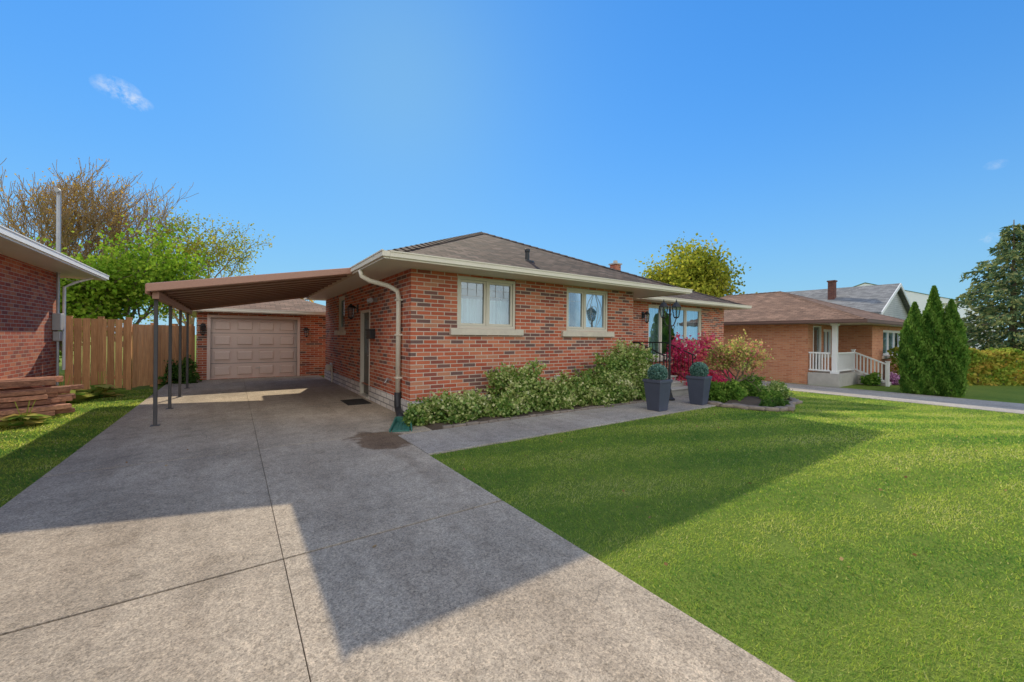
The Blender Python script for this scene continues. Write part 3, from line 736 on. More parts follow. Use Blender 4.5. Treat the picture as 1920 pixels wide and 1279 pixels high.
fence('lower cedar board fence angled back to the garage corner', (-2.21, 14.5), (-1.02, 16.25), 1.74, [.7, 1.4, 2.0])

# ------------------------------------------------------------------ lumber
ang = R(24); ud = Vector((math.cos(ang), math.sin(ang), 0)); nd_ = Vector((ud.y, -ud.x, 0))
base = Vector((-3.42, 10.35, 0))
layers = [(.02, 6, 1.05, 'bottom', .095), (.118, 6, .95, 'second', .09), (.211, 5, 1.0, 'third', .095), (.309, 5, .9, 'fourth', .09), (.402, 5, .98, 'fifth', .095), (.54, 4, .98, 'top', .12)]
for zz, k, Ln, nmk, h in layers:
    for i in range(k):
        mb = MB(); mb.t = random.random()
        off = .02 - .165 * i + random.uniform(-.03, .03); st = random.uniform(0, .22)
        o = base + nd_ * (off * -1 - .75)
        a2 = ang + random.uniform(-.07, .07); u2 = Vector((math.cos(a2), math.sin(a2), 0)); n2_ = Vector((u2.y, -u2.x, 0))
        mb.obox(o, u2, n2_, st, st + Ln + random.uniform(-.45, .12), zz, zz + h - random.uniform(0, .015), 0, random.uniform(.09, .145))
        ob = mb.build('timber', M['timber'], origin=tuple(o), bevel=.012)
        tag(ob, 'weathered reddish timber in the %s layer of the lumber stack' % nmk, 'timber', 'timbers stacked in the %s layer' % nmk)

# ------------------------------------------------------------------ vegetation
def shrub(name, label, cat, c, clumps, nl, size, mat, group=None, stems=True, tdir=None, wid=.45, loose=.12):
    t = thing(name, label, cat, c, group); c = Vector(c)
    w = np.array([k[3] ** 2 for k in clumps]); idx = rng.choice(len(clumps), nl, p=w / w.sum())
    K = np.array(clumps, dtype=float)
    d = unit(rng.normal(size=(nl, 3))); rr = (.45 + .55 * rng.random(nl) ** .6) * (1 + .16 * rng.normal(size=nl))
    # loose shoots: groups of leaves share a direction and stand out of the mass
    ns = int(nl * loose); sh = rng.integers(0, max(ns // 14, 1), ns)
    sd_ = unit(rng.normal(size=(max(ns // 14, 1), 3)) + np.array([0, -.3, .7])); si = rng.integers(0, len(clumps), max(ns // 14, 1))
    d[:ns] = unit(sd_[sh] + .10 * rng.normal(size=(ns, 3))); idx[:ns] = si[sh]; rr[:ns] = .8 + .75 * rng.random(ns)
    ctr = K[idx, :3]; rad = K[idx, 3]
    P = ctr + d * (rad * rr)[:, None] * np.array([1, 1, .9])
    P[:, 2] = np.abs(P[:, 2]) + .01
    tone = rng.random(len(clumps))
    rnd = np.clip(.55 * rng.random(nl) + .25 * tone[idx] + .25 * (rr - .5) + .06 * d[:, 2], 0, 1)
    sz = size * rng.uniform(.6, 1.3, nl)
    P = P + np.array(c)
    poly_cloud('foliage', leaf_quads(P, sz, tdir, wid), 4, mat, t, rnd)
    if stems:
        mb = MB()
        for k in clumps:
            for _ in range(3):
                e = c + Vector((k[0] + random.uniform(-.5, .5) * k[3], k[1] + random.uniform(-.5, .5) * k[3], k[2] + random.uniform(0, .8) * k[3]))
                s = c + Vector((k[0] * .04, k[1] * .04, -.02)); mb.tube([s, s.lerp(e, .5) + Vector((random.uniform(-.05, .05), random.uniform(-.05, .05), .05)), e], [.02, .011, .004], 5)
        mb.build('stem', M['bark'], t)
    return t
def clump_set(n, w, d, h, r):
    out = []
    for i in range(n):
        x = (i / (max(n - 1, 1)) - .5) * w + random.uniform(-.06, .06); y = random.uniform(-d, d) / 2
        hh = h * random.uniform(.55, 1.0); rr = r * random.uniform(.7, 1.1)
        out.append((x, y, max(.05, hh - rr), rr)); out.append((x + random.uniform(-.1, .1), y - d * .25, rr * .6, rr))
        if hh > .55: out.append((x * .9, y, hh * .45, rr * .95))
    return out
es = [(3.05, 6.36, .9, .50, .24, 'low cream-edged shrub at the house corner by the downspout'),
      (3.85, 6.32, .85, .50, .23, 'low cream-edged shrub under the left end of the left front window'),
      (4.65, 6.40, .75, 1.0, .25, 'tall cream-edged shrub under the right end of the left front window'),
      (5.45, 6.34, .85, .62, .24, 'low cream-edged shrub beneath the brick between the two front windows'),
      (6.25, 6.38, .8, .78, .25, 'medium cream-edged shrub under the right front window'),
      (7.05, 6.42, .85, 1.2, .28, 'big cream-edged shrub behind the left dark planter'),
      (7.95, 6.40, .95, 1.45, .31, 'tallest cream-edged shrub at the end of the front wall')]
for x, y, w, h, r, lb in es:
    shrub('shrub', lb, 'shrub', (x, y, .02), clump_set(5, w, .42, h, r), int(4600 + 3600 * h), .056, M['euonymus'], loose=.22)

def tree_gen(seed, loc, Ht, Rx, maxd, leafmat, nper, lsize, sig, label, trunk_frac=.3, r0=.16, spread=.8, up=.06, name='tree', cat='tree', group=None, kids=(3, 4), bark='bark', wid=.42, zmin=0, rmin=0.0, keep=1.0):
    loc = Vector(loc); t = thing(name, label, cat, loc, group)
    def run(rad, rm):
        rd = random.Random(seed); mb = MB(); tips = []
        def grow(p, d, L, r, dep):
            ns = 4; pts = [p]; q = p; dd = d
            for i in range(ns):
                dd = (dd + Vector((rd.gauss(0, 1), rd.gauss(0, 1), rd.gauss(0, .6))) * .13 + Z * up).normalized(); q = q + dd * L / ns; pts.append(q)
            mb.tube(pts, [max(rm, r * (1 - .45 * i / ns)) for i in range(ns + 1)], 8 if dep == 0 else 5 if dep < 2 else 3)
            if dep >= maxd - 1: tips.extend(pts[1:])
            if dep < maxd:
                k = rd.randint(*kids) + (2 if dep == 0 else 0)
                for j in range(k):
                    f = .35 + .65 * (j + 1) / k if dep else .55 + .45 * (j + 1) / k
                    s = pts[min(ns, int(f * ns))]
                    az = 2 * math.pi * (j / k + rd.random() * .35)
                    o1 = dd.orthogonal().normalized(); o2 = dd.cross(o1)
                    nd2 = (dd * (1 - spread * .35) + (o1 * math.cos(az) + o2 * math.sin(az)) * spread * rd.uniform(.7, 1.15)).normalized()
                    grow(s, nd2, L * rd.uniform(.6, .85) if dep else L * rd.uniform(.8, 1.1), r * .56, dep + 1)
        grow(Vector((0, 0, 0)), Z, 1.0 * trunk_frac / .3, rad, 0)
        return mb, tips
    mb, tips = run(.03, 0)
    T = np.array([list(v) for v in tips]); hz = T[:, 2].max(); rx = np.percentile(np.hypot(T[:, 0], T[:, 1]), 96)
    S = Vector((Rx / rx, Rx / rx, Ht / hz))
    mb, tips = run(r0 / S.x, rmin / S.x)
    mb.v = [Vector((v.x * S.x, v.y * S.y, v.z * S.z)) + loc for v in mb.v]
    mb.build('trunk', M[bark], t)
    T = T * np.array(S) + np.array(loc)
    if nper:
        idx = np.repeat(np.arange(len(T)), nper); n = len(idx)
        C = T[idx] + rng.normal(size=(n, 3)) * sig
        tone = rng.random(len(T) // 4 + 1)[idx // 4]
        rnd = np.clip(.5 * rng.random(n) + .5 * tone, 0, 1)
        ok = (C[:, 2] > loc.z + max(.2, zmin * Ht)) & (rng.random(n) < keep)
        C, rnd = C[ok], rnd[ok]; n = len(C)
        poly_cloud('crown', leaf_quads(C, lsize * rng.uniform(.6, 1.3, n), None, wid), 4, M[leafmat], t, rnd)
    return t
tree_gen(3, (-7.4, 27, 0), 10.0, 4.2, 6, 'treeorange', 1, .085, .14, 'nearly bare tree with sparse orange leaves at far left', up=.12, spread=.55, r0=.2, kids=(3, 4), bark='twig', rmin=.009, keep=.35)
tree_gen(6, (-3.4, 21.5, 0), 5.8, 2.1, 4, 'treegreen', 11, .14, .30, 'bright green leafy tree behind the cedar fence', up=.10, spread=.8, r0=.12)
tree_gen(8, (-2.3, 30, 0), 8.6, 3.2, 5, 'treeyellow', 4, .13, .24, 'thin yellow-green tree rising above the carport roof', up=.1, spread=.65, r0=.15, kids=(3, 3), bark='twig', rmin=.012)
tree_gen(11, (-4.7, 20.5, 0), 4.0, 1.7, 4, 'treegreen', 14, .13, .24, 'small green tree between left house and cedar fence', up=.06, spread=.8, r0=.1)
tree_gen(13, (3.2, 36, 0), 5.8, 3.0, 4, 'treeorange', 8, .22, .3, 'low golden tree far behind the carport roof', up=.06)
tree_gen(21, (32, 19.2, -.4), 10.3, 5.3, 4, 'treeyellow', 24, .25, .5, 'large rounded yellow-green tree behind the bungalow roof', up=.05, spread=.85, r0=.25)
# small dappled tree in flower bed
tree_gen(31, (10.4, 5.1, float(ter(10.4)) + .08), 1.65, .80, 4, 'dapple', 4, .056, .055, 'small open yellow-green and pink leaved tree in the flower bed', trunk_frac=.45, r0=.04, up=.05, spread=.75, name='small_tree', cat='small tree', wid=.4, zmin=.42)
shrub('red_shrub', 'large crimson leaved shrub below the living room window', 'shrub', (11.75, 6.75, float(ter(11.75)) + .06), clump_set(8, 2.4, .8, 1.75, .36), 17000, .07, M['red'], loose=.35)
shrub('shrub', 'rounded green shrub in the bed beside the right dark planter', 'shrub', (9.75, 5.0, .02), clump_set(4, .7, .5, .55, .24), 3600, .06, M['green'])
shrub('shrub', 'low green shrub behind the small open tree', 'shrub', (10.9, 5.4, -.08), clump_set(5, 1.2, .5, .55, .24), 4200, .06, M['green'])
shrub('shrub', 'yellow-green shrub at the right end of the flower bed', 'shrub', (12.7, 5.1, -.2), clump_set(4, .9, .5, .55, .24), 3600, .06, M['euonymus'])
shrub('shrub', 'dark green shrub at the far right of the flower bed', 'shrub', (13.7, 6.2, -.3), clump_set(4, .9, .5, .7, .28), 3200, .07, M['green'])
shrub('ground_plant', 'low dark green plant in front of the small open tree', 'plant', (9.75, 4.2, -.0), clump_set(4, .7, .4, .18, .12), 1300, .05, M['treedark'])
shrub('ground_plant', 'low leafy plant along the front of the flower bed', 'plant', (11.0, 4.6, -.1), clump_set(4, .8, .4, .3, .16), 1600, .05, M['green'])
shrub('shrub', 'dark leafy shrub by the left corner of the garage', 'shrub', (-1.35, 15.6, 0), clump_set(4, .5, .4, .8, .26), 3000, .08, M['treedark'])
def hosta(c, label, s=1.0):
    t = thing('hosta', label, 'plant', c); c = np.array(c); k = 70
    a = rng.random(k) * 2 * np.pi; el = rng.uniform(.15, 1.1, k); L = rng.uniform(.2, .42, k) * s
    P = []
    for i in range(k):
        d = np.array([math.cos(a[i]), math.sin(a[i]), 0]); sd = np.array([-d[1], d[0], 0]); up = math.sin(el[i])
        p0 = c + d * .03; p1 = c + d * L[i] * .5 * math.cos(el[i]) + np.array([0, 0, L[i] * up * .7]); p2 = c + d * L[i] * (math.cos(el[i]) + .3) + np.array([0, 0, max(.02, L[i] * up * .55)])
        w = .3 * L[i]
        P += [p0, p1 - sd * w, p2, p1 + sd * w]
    poly_cloud('leaves', np.array(P), 4, M['hosta'], t, rng.random(k))
    mb = MB()
    for i in range(4): mb.tube([Vector(c), Vector(c) + Vector((random.uniform(-.1, .1), random.uniform(-.1, .1), .5 * s))], .006, 5)
    mb.build('stalk', M['hosta'], t)
hosta((-2.55, 13.2, 0), 'yellowing hosta plant in front of the tall cedar fence', 1.2); hosta((-2.95, 12.4, 0), 'green and yellow hosta just behind the lumber stack', 1.2)
hosta((-2.75, 9.75, 0), 'yellow-green plant at the foot of the lumber stack', .8)

# cedars
def cedar(label, c, Ht, Rr, nl=12500):
    t = thing('cedar_tree', label, 'cedar', c, None); c = np.array(c)
    u = rng.random(nl) ** .95; prof = (np.sin(np.pi * np.clip(u * .86 + .14, 0, 1)) ** .35) * np.where(u > .55, np.sqrt(np.clip(1 - (u - .55) / .455, 0, 1)), 1)
    th = rng.random(nl) * 2 * np.pi
    lump = 1 + .10 * np.sin(th * 4 + u * 19) + .08 * np.sin(th * 7 - u * 37)
    rr = Rr * prof * lump * (.6 + .4 * rng.random(nl) ** .5) * (1 + .07 * rng.normal(size=nl))
    P = np.stack([rr * np.cos(th), rr * np.sin(th), .04 + u * Ht], 1) + c
    td = np.stack([np.cos(th) * .4, np.sin(th) * .4, np.full(nl, 1.0)], 1)
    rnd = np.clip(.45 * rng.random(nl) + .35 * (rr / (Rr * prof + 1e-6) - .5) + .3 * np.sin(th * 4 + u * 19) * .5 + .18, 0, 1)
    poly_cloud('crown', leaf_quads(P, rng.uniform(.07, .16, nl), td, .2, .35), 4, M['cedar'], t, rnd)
    mb = MB(); cc = Vector(c); mb.tube([cc, cc + Z * Ht * .85], [.06, .02], 6); mb.build('trunk', M['bark'], t)
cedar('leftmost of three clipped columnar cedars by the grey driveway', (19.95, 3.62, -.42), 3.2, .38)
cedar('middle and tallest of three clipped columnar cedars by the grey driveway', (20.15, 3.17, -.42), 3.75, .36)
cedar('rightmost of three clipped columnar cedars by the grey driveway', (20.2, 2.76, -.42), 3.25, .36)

def spruce(c, Ht, Rr, label):
    t = thing('spruce_tree', label, 'spruce', c); c = np.array(c, dtype=float)
    mb = MB(); cc = Vector(c); mb.tube([cc, cc + Z * Ht * .5, cc + Z * Ht], [.22, .13, .02], 8)
    C = []; D = []
    z = .7
    while z < Ht - .1:
        f = 1 - z / Ht; L = Rr * f ** .75; k = max(5, int(10 * f ** .4))
        a0 = random.random() * 6
        for j in range(k):
            a = a0 + 2 * math.pi * (j + random.random() * .6) / k; l = L * random.uniform(.6, 1.15)
            d = np.array([math.cos(a), math.sin(a), 0])
            pts = []
            for s in np.linspace(0, 1, 6):
                pts.append(c + d * l * s + np.array([0, 0, z + .06 * l * s - .16 * l * s * s]))
            mb.tube(pts, [.03 * f + .008] * 5 + [.006], 3)
            m_ = int(18 + l * 52)
            s = rng.random(m_) ** .6
            side = np.array([-d[1], d[0], 0])
            q = c + d * (l * s)[:, None] + np.stack([np.zeros(m_), np.zeros(m_), z + .06 * l * s - .16 * l * s * s], 1) + side * (rng.normal(size=m_) * .19 * l * (1 - s * .7) * .8)[:, None]
            q[:, 2] -= rng.random(m_) ** 1.3 * .5
            C.append(q); D.append(np.tile(d * .7 + np.array([0, 0, -.5]), (m_, 1)))
        z += .38 + .24 * f
    C = np.concatenate(C); D = np.concatenate(D); n = len(C)
    mb.build('trunk', M['bark'], t)
    poly_cloud('crown', leaf_quads(C, rng.uniform(.18, .40, n), D, .18, .5), 4, M['spruce'], t, rng.random(n))
spruce((40.2, 2.85, -.4), 9.5, 5.1, 'large layered olive-green spruce tree at the right edge')

def hedge():
    t = thing('hedge', 'long clipped hedge turning yellow and orange beyond the right cedars', 'hedge', (28, 2.8, -.42))
    a, b = np.array([24.2, 4.9]), np.array([34.5, -2.6]); n = 20000; u = rng.random(n)
    d = (b - a) / np.linalg.norm(b - a); nn = np.array([d[1], -d[0]])
    h = 1.42 + .08 * np.sin(u * 40) + .05 * np.sin(u * 93)
    s = rng.random(n); w = rng.uniform(-.5, .5, n) ; zz = rng.random(n) * h
    top = s < .35; zz[top] = h[top] * (.93 + .1 * rng.random(top.sum()))
    fr = (s > .35) & (s < .8); w[fr] = .48 * np.sign(w[fr]) + .06 * rng.normal(size=fr.sum())
    P = np.stack([a[0] + (b - a)[0] * u + nn[0] * w, a[1] + (b - a)[1] * u + nn[1] * w, -.42 + zz], 1)
    poly_cloud('foliage', leaf_quads(P, rng.uniform(.08, .16, n)), 4, M['hedge'], t, np.clip(.5 * rng.random(n) + .5 * (.5 + .5 * np.sin(u * 31 + 2 * np.sin(zz * 4))), 0, 1))
    mb = MB()
    for k in range(24):
        p = a + (b - a) * (k + .5) / 24; q = Vector((p[0], p[1], -.42)); mb.tube([q, q + Vector((random.uniform(-.1, .1), random.uniform(-.1, .1), 1.1))], [.03, .01], 5)
    mb.build('stem', M['bark'], t)
hedge()

# planters with topiary balls
def planter():
    t = thing('planter', 'tall dark square planter with clipped ball left of the steps', 'planter', (7.12, 5.05, .024), 'dark planters with clipped topiary balls')
    c = Vector((7.12, 5.05, .024)); mb = MB(); b, tp, h = .14, .20, .62
    mb.hexa([c + Vector(p) for p in ((-b, -b, 0), (b, -b, 0), (b, b, 0), (-b, b, 0), (-tp, -tp, h), (tp, -tp, h), (tp, tp, h), (-tp, tp, h))])
    for s in ((-1, 0), (1, 0), (0, -1), (0, 1)):
        o = c + Vector((s[0] * (tp - .02), s[1] * (tp - .02), h - .05))
        if s[0]: mb.box(o.x - .03, o.x + .03, o.y - tp - .01, o.y + tp + .01, o.z, o.z + .06)
        else: mb.box(o.x - tp + .011, o.x + tp - .011, o.y - .029, o.y + .029, o.z, o.z + .059)
    mb.build('pot', M['planter'], t, bevel=.008)
    mb = MB(); mb.box(c.x - .16, c.x + .16, c.y - .16, c.y + .16, c.z + h - .02, c.z + h + .012); mb.build('soil', M['soil'], t)
    n = 4600; d = unit(rng.normal(size=(n, 3))); rr = .19 * (.8 + .22 * rng.random(n))
    P = np.array(c) + np.array([0, 0, h + .13]) + d * rr[:, None]
    poly_cloud('topiary_ball', leaf_quads(P, rng.uniform(.02, .04, n), d * .8, .4), 4, M['boxwood'], t, np.clip(.7 * rng.random(n) + (rr / .19 - .8) * 1.2, 0, 1))
    return t
pl = planter()
copy_tree(pl, None, (8.58, 5.02, .024), 'tall dark square planter with clipped ball in front of the steps, right one', 'dark planters with clipped topiary balls', R(8))

# lamp post
def lamp():
    c = Vector((8.52, 5.72, .03)); t = thing('lamp_post', 'black iron twin lantern lamp post beside the front steps', 'lamp post', c)
    mb = MB(); mb.lathe(c, [(.13, 0), (.13, .03), (.09, .06), (.07, .12), (.045, .2), (.05, .24), (.03, .28), (.026, .9), (.036, .93), (.026, .97), (.024, 2.0), (.035, 2.03), (.02, 2.08), (.03, 2.12), (.006, 2.3)], 12)
    mb.build('pole', M['black'], t)
    u = Vector((.82, -.57, 0))
    mb = MB()
    for s in (-1, 1):
        mb.tube([c + Z * 1.78 + u * s * (.02 + .13 * k) + Z * (-.05 * math.sin(k * math.pi) + .16 * k * k) for k in np.linspace(0, 1, 9)], .012, 6)
        mb.tube([c + Z * 1.72 + u * s * (.07 + .045 * math.cos(a)) + Z * .045 * math.sin(a) for a in np.linspace(0, 5.2, 12)], .007, 5)
    mb.build('arm', M['black'], t)
    for s in (-1, 1):
        q = c + u * s * .15 + Z * 1.95
        b = MB(); b.lathe(q, [(.02, -.02), (.06, .0), (.065, .02)], 6); b.lathe(q, [(.125, .25), (.115, .27), (.05, .35), (.015, .37), (.02, .39), (.004, .44)], 6)
        for k in range(6):
            a = 2 * math.pi * (k + .5) / 6; d = Vector((math.cos(a), math.sin(a), 0)); b.tube([q + d * .064 + Z * .015, q + d * .108 + Z * .255], .009, 4)
        ln = b.build('lantern', M['black'], t)
        g = MB(); g.lathe(q, [(.055, .02), (.098, .25)], 6); g.build('lamp_glass', M['glass'], ln)
lamp()

# small ground things
mb = MB(); c = Vector((2.25, 6.35, .027)); u = Vector((-.38, -.92, 0)).normalized(); n = Vector((u.y, -u.x, 0))
mb.obox(c, u, n, -.32, .36, 0, .018, -.13, .13)
P = lambda a, b, z: c + u * a + n * b + Z * z
for s in (-1, 1): mb.hexa([P(-.32, s * .13, 0), P(.36, s * .17, 0), P(.36, s * .15, 0), P(-.32, s * .105, 0), P(-.32, s * .13, .1), P(.36, s * .17, .045), P(.36, s * .15, .045), P(-.32, s * .105, .1)])
mb.hexa([P(-.34, -.13, 0), P(-.34, .13, 0), P(-.315, .13, 0), P(-.315, -.13, 0), P(-.34, -.13, .1), P(-.34, .13, .1), P(-.315, .13, .1), P(-.315, -.13, .1)])
for k in (-.06, 0, .06): mb.hexa([P(-.25, k - .01, .018), P(.3, k - .01, .018), P(.3, k + .01, .018), P(-.25, k + .01, .018), P(-.25, k - .004, .03), P(.3, k - .004, .03), P(.3, k + .004, .03), P(-.25, k + .004, .03)])
tag(mb.build('splash_block', M['green_plastic'], origin=tuple(c), bevel=.004), 'green plastic splash block under the downspout at the house corner', 'splash block')
mb = MB(); mb.box(1.98, 2.46, 8.85, 9.6, .027, .04)
for k in range(9): mb.box(2.0, 2.44, 8.88 + k * .08, 8.92 + k * .08, .04, .046)
tag(mb.build('doormat', M['mat'], origin=(2.2, 9.2, .027), bevel=.004), 'dark rubber doormat on the driveway by the side door', 'doormat')

# edging stones
protos = []
for k in range(4):
    b = bmesh.new(); bmesh.ops.create_icosphere(b, subdivisions=3, radius=1)
    rd = random.Random(k + 40)
    ph = [rd.uniform(0, 6) for _ in range(6)]
    for v in b.verts:
        p = v.co.copy()
        q = Vector([math.copysign(abs(a) ** .55, a) for a in p])
        q *= 1 + .10 * math.sin(p.x * 3 + ph[0]) * math.sin(p.y * 4 + ph[1]) + .05 * math.sin(p.z * 7 + p.x * 5 + ph[2])
        v.co = Vector((q.x * .16, q.y * .085, q.z * .055))
    me = bpy.data.meshes.new('edging_stone'); b.to_mesh(me); b.free(); me.materials.append(M['edging'])
    for p in me.polygons: p.use_smooth = True
    protos.append(me)
path = [(8.9, 4.95)] + BED[:7] + [(14.2, 5.9)]
seg = []
for a, b in zip(path[:-1], path[1:]):
    L = math.hypot(b[0] - a[0], b[1] - a[1]); k = max(1, round(L / .31))
    for i in range(k):
        f = (i + .5) / k; seg.append((a[0] + (b[0] - a[0]) * f, a[1] + (b[1] - a[1]) * f, math.atan2(b[1] - a[1], b[0] - a[0])))
for i, (x, y, a) in enumerate(seg):
    o = bpy.data.objects.new('edging_stone', protos[random.randrange(4)]); col.objects.link(o)
    o.location = (x + random.uniform(-.02, .02), y + random.uniform(-.02, .02), float(ter(x)) + .045); o.rotation_euler = (random.uniform(-.1, .1), random.uniform(-.1, .1), a + random.uniform(-.2, .2))
    s = random.uniform(.85, 1.15); o.scale = (s, s * random.uniform(.9, 1.2), s * random.uniform(.7, 1.1))
    tag(o, 'rough brown edging stone set around the flower bed', 'stone', 'edging stones of the flower bed')

# low edging kerb along the front walk bed
mb = MB(); x = 2.75
while x < 8.5:
    w = random.uniform(.16, .28); mb.t = random.random(); mb.box(x, x + w - .012, 5.865, 5.935, -.03, .045 + random.random() * .02); x += w
tag(mb.build('bed_edging', M['edging'], origin=(2.75, 5.9, 0), bevel=.012), 'low row of edging stones between front walk and shrubs', 'edging')

# ------------------------------------------------------------------ right neighbour house
z0 = -.42
N = thing('brick_house', 'orange-tan brick bungalow with white porch railing on the right', 'house', (20, 5.5, z0))
mb = MB(); wz = 2.14
dop = (.55, 1.45, .12, 2.08); fop = (1.6, 4.7, .75, 1.95)
panel(mb, (20, 6.87, 0), Y, -X, 9.5, z0 - .1, wz, [(6, 7, 1.0, 1.9)]); panel(mb, (20, 6.87, 0), X, -Y, 3, z0 - .1, wz, [dop, (1.75, 2.75, .8, 1.95)]); panel(mb, (23, 5.5, 0), Y, -X, 1.37, z0 - .1, wz, [])
panel(mb, (23, 5.5, 0), X, -Y, 5, z0 - .1, wz, [fop]); panel(mb, (28, 5.5, 0), Y, X, 10.87, z0 - .1, wz, []); panel(mb, (20, 16.37, 0), X, Y, 8, z0 - .1, wz, [])
mb.build('wall', M['brick_tan'], N)
mb = MB(); na, nb = hip_faces(mb, 19.35, 28.65, 4.85, 17, 2.27, .375, 'y'); nr = mb.build('roof', M['shingle_tan'], N)
caps(nr, (((19.35, 4.85, 2.27), na), ((28.65, 4.85, 2.27), na), (na, nb)), M['shingle_tan'])
mb = MB(); mb.face([(19.35, 4.85, 2.15), (28.65, 4.85, 2.15), (28.65, 17, 2.15), (19.35, 17, 2.15)]); mb.build('soffit', M['trim'], N)
brown = simple('brown_gutter', (.18, .10, .08), (.15, .09, .07), 3, .5, .05)
mb = MB(); gutter_run(mb, [(19.35, 17), (19.35, 4.85)], 2.13, 2.27, .11); gutter_run(mb, [(19.35, 4.85), (28.65, 4.85)], 2.13, 2.27, .11, False); mb.build('gutter', brown, N)
window(N, (23, 5.5, 0), X, -Y, fop, [1, 1, 1], M['white'], True, .9)
window(N, (20, 6.87, 0), X, -Y, (1.75, 2.75, .8, 1.95), [1, 1], M['white'], True, .9)
window(N, (20, 6.87, 0), Y, -X, (6, 7, 1.0, 1.9), [1, 1], M['white'], True, .9)
mb = MB(); o = (20, 6.87, 0); mb.obox(o, X, -Y, dop[0] + .05, dop[1] - .05, .14, dop[3] - .05, -.12, -.07); dr = mb.build('front_door', M['door'], N)
mb = MB(); mb.obox(o, X, -Y, dop[0], dop[0] + .055, .12, dop[3], -.13, .01); mb.obox(o, X, -Y, dop[1] - .055, dop[1], .12, dop[3], -.13, .01); mb.obox(o, X, -Y, dop[0] + .055, dop[1] - .055, dop[3] - .055, dop[3], -.13, .008); mb.build('door_frame', M['white'], dr)
mb = MB(); mb.obox(o, X, -Y, dop[0] + .2, dop[1] - .2, .5, 1.9, -.07, -.062); mb.build('door_pane', M['glass'], dr)
mb = MB(); mb.box(19.95, 22.98, 5.78, 6.85, z0 - .1, .1)
for k in range(3): mb.box(22.2, 22.98, 4.85 + .31 * k, 5.16 + .31 * k, z0 - .1, z0 + .13 * (k + 1))
mb.build('porch_base', M['concrete'], N, bevel=.012)
mb = MB(); mb.box(20.05, 20.22, 5.89, 6.06, .1, 2.15); mb.box(20.01, 20.26, 5.85, 6.10, .1, .2); mb.box(20.01, 20.26, 5.85, 6.10, 2.05, 2.148); mb.build('porch_column', M['white'], N, bevel=.01)
def rail(p, q, h0, npk, newel_end=False):
    p, q = Vector(p), Vector(q); mb = MB()
    d = (q - p); u = Vector((d.x, d.y, 0)).normalized(); n = Vector((u.y, -u.x, 0))
    def bar(zl, zh, w):
        mb.hexa([p + n * w + Z * zl, q + n * w + Z * zl, q - n * w + Z * zl, p - n * w + Z * zl, p + n * w + Z * zh, q + n * w + Z * zh, q - n * w + Z * zh, p - n * w + Z * zh])
    bar(h0 - .06, h0, .045); bar(.08, .14, .035)
    for i in range(npk):
        c = p.lerp(q, (i + .5) / npk); mb.obox(c, u, n, -.02, .02, .135, h0 - .055, -.02, .02)
    if newel_end:
        mb.obox(q, u, n, -.05, .05, -.1, h0 + .08, -.05, .05); mb.obox(q, u, n, -.07, .07, h0 + .08, h0 + .11, -.07, .07)
    return mb.build('porch_railing', M['white'], N)
rail((20.08, 6.12, .1), (20.08, 6.85, .1), .86, 7); rail((20.24, 5.92, .1), (22.15, 5.92, .1), .86, 15, True); rail((22.15, 5.85, .1), (22.15, 4.8, z0 + .06), .86, 9, True)
for x, y, h, lb in ((23.5, 4.9, .55, 'mauve flowering plant at the foot of the neighbour porch steps'), (24.6, 5.05, .5, 'mauve flowering plant under the neighbour white front windows')):
    shrub('flower_plant', lb, 'flowers', (x, y, z0), clump_set(3, .5, .3, h, .24), 1500, .07, M['mum'], stems=False)
shrub('potted_plant', 'trailing green plant on the neighbour porch edge', 'plant', (22.0, 5.3, z0 + .05), clump_set(2, .25, .2, .6, .2), 900, .09, M['green'], stems=False)
shrub('shrub', 'dark low shrub under the neighbour front windows', 'shrub', (26.2, 5.05, z0), clump_set(4, 1.3, .3, .6, .3), 2200, .09, M['treedark'])

# far houses
F = thing('far_house', 'grey roofed house with pale gable behind the tan brick bungalow', 'house', (37.9, 7.8, z0))
mb = MB(); panel(mb, (34.0, 7.9, 0), X, -Y, 7.8, z0, 3.3, [(3.2, 4.4, 1.2, 2.6)]); panel(mb, (34.0, 7.9, 0), Y, -X, 8, z0, 3.3, []); panel(mb, (41.8, 7.9, 0), Y, X, 8, z0, 3.3, []); panel(mb, (34.0, 15.9, 0), X, Y, 7.8, z0, 3.3, [])
mb.face([(34.0, 7.9, 3.3), (41.8, 7.9, 3.3), (37.9, 7.9, 5.25)]); mb.face([(34.0, 15.9, 3.3), (41.8, 15.9, 3.3), (37.9, 15.9, 5.25)]); mb.build('wall', M['siding'], F)
mb = MB()
for s in (-1, 1): mb.hexa([(37.9, 7.6, 5.3), (37.9 + s * 4.3, 7.6, 3.15), (37.9 + s * 4.3, 16.2, 3.15), (37.9, 16.2, 5.3), (37.9, 7.6, 5.42), (37.9 + s * 4.3, 7.6, 3.27), (37.9 + s * 4.3, 16.2, 3.27), (37.9, 16.2, 5.42)])
rf = mb.build('roof', M['shingle_grey'], F)
chm = brick_mat('dark_chimney_brick', [(.16, .06, .05), (.20, .08, .06), (.12, .05, .045)], (.2, .17, .15), .24, .076, .006)
mb = MB(); mb.box(35.85, 36.25, 10.7, 11.1, 4.0, 5.7); mb.box(35.8, 36.3, 10.65, 11.15, 5.7, 5.8); mb.build('chimney', chm, rf)
mb = MB()
for s in (-1, 1): mb.hexa([(37.9, 7.55, 5.2), (37.9 + s * 4.35, 7.55, 3.03), (37.9 + s * 4.35, 7.6, 3.03), (37.9, 7.6, 5.2), (37.9, 7.55, 5.43), (37.9 + s * 4.35, 7.55, 3.26), (37.9 + s * 4.35, 7.6, 3.26), (37.9, 7.6, 5.43)])
mb.build('barge_board', M['white'], rf)
window(F, (34.0, 7.9, 0), X, -Y, (3.2, 4.4, 1.2, 2.6), [1, 1], M['white'], True, .9)
W = thing('white_building', 'long pale building with light metal roof behind the cedars', 'building', (70, 8, z0))
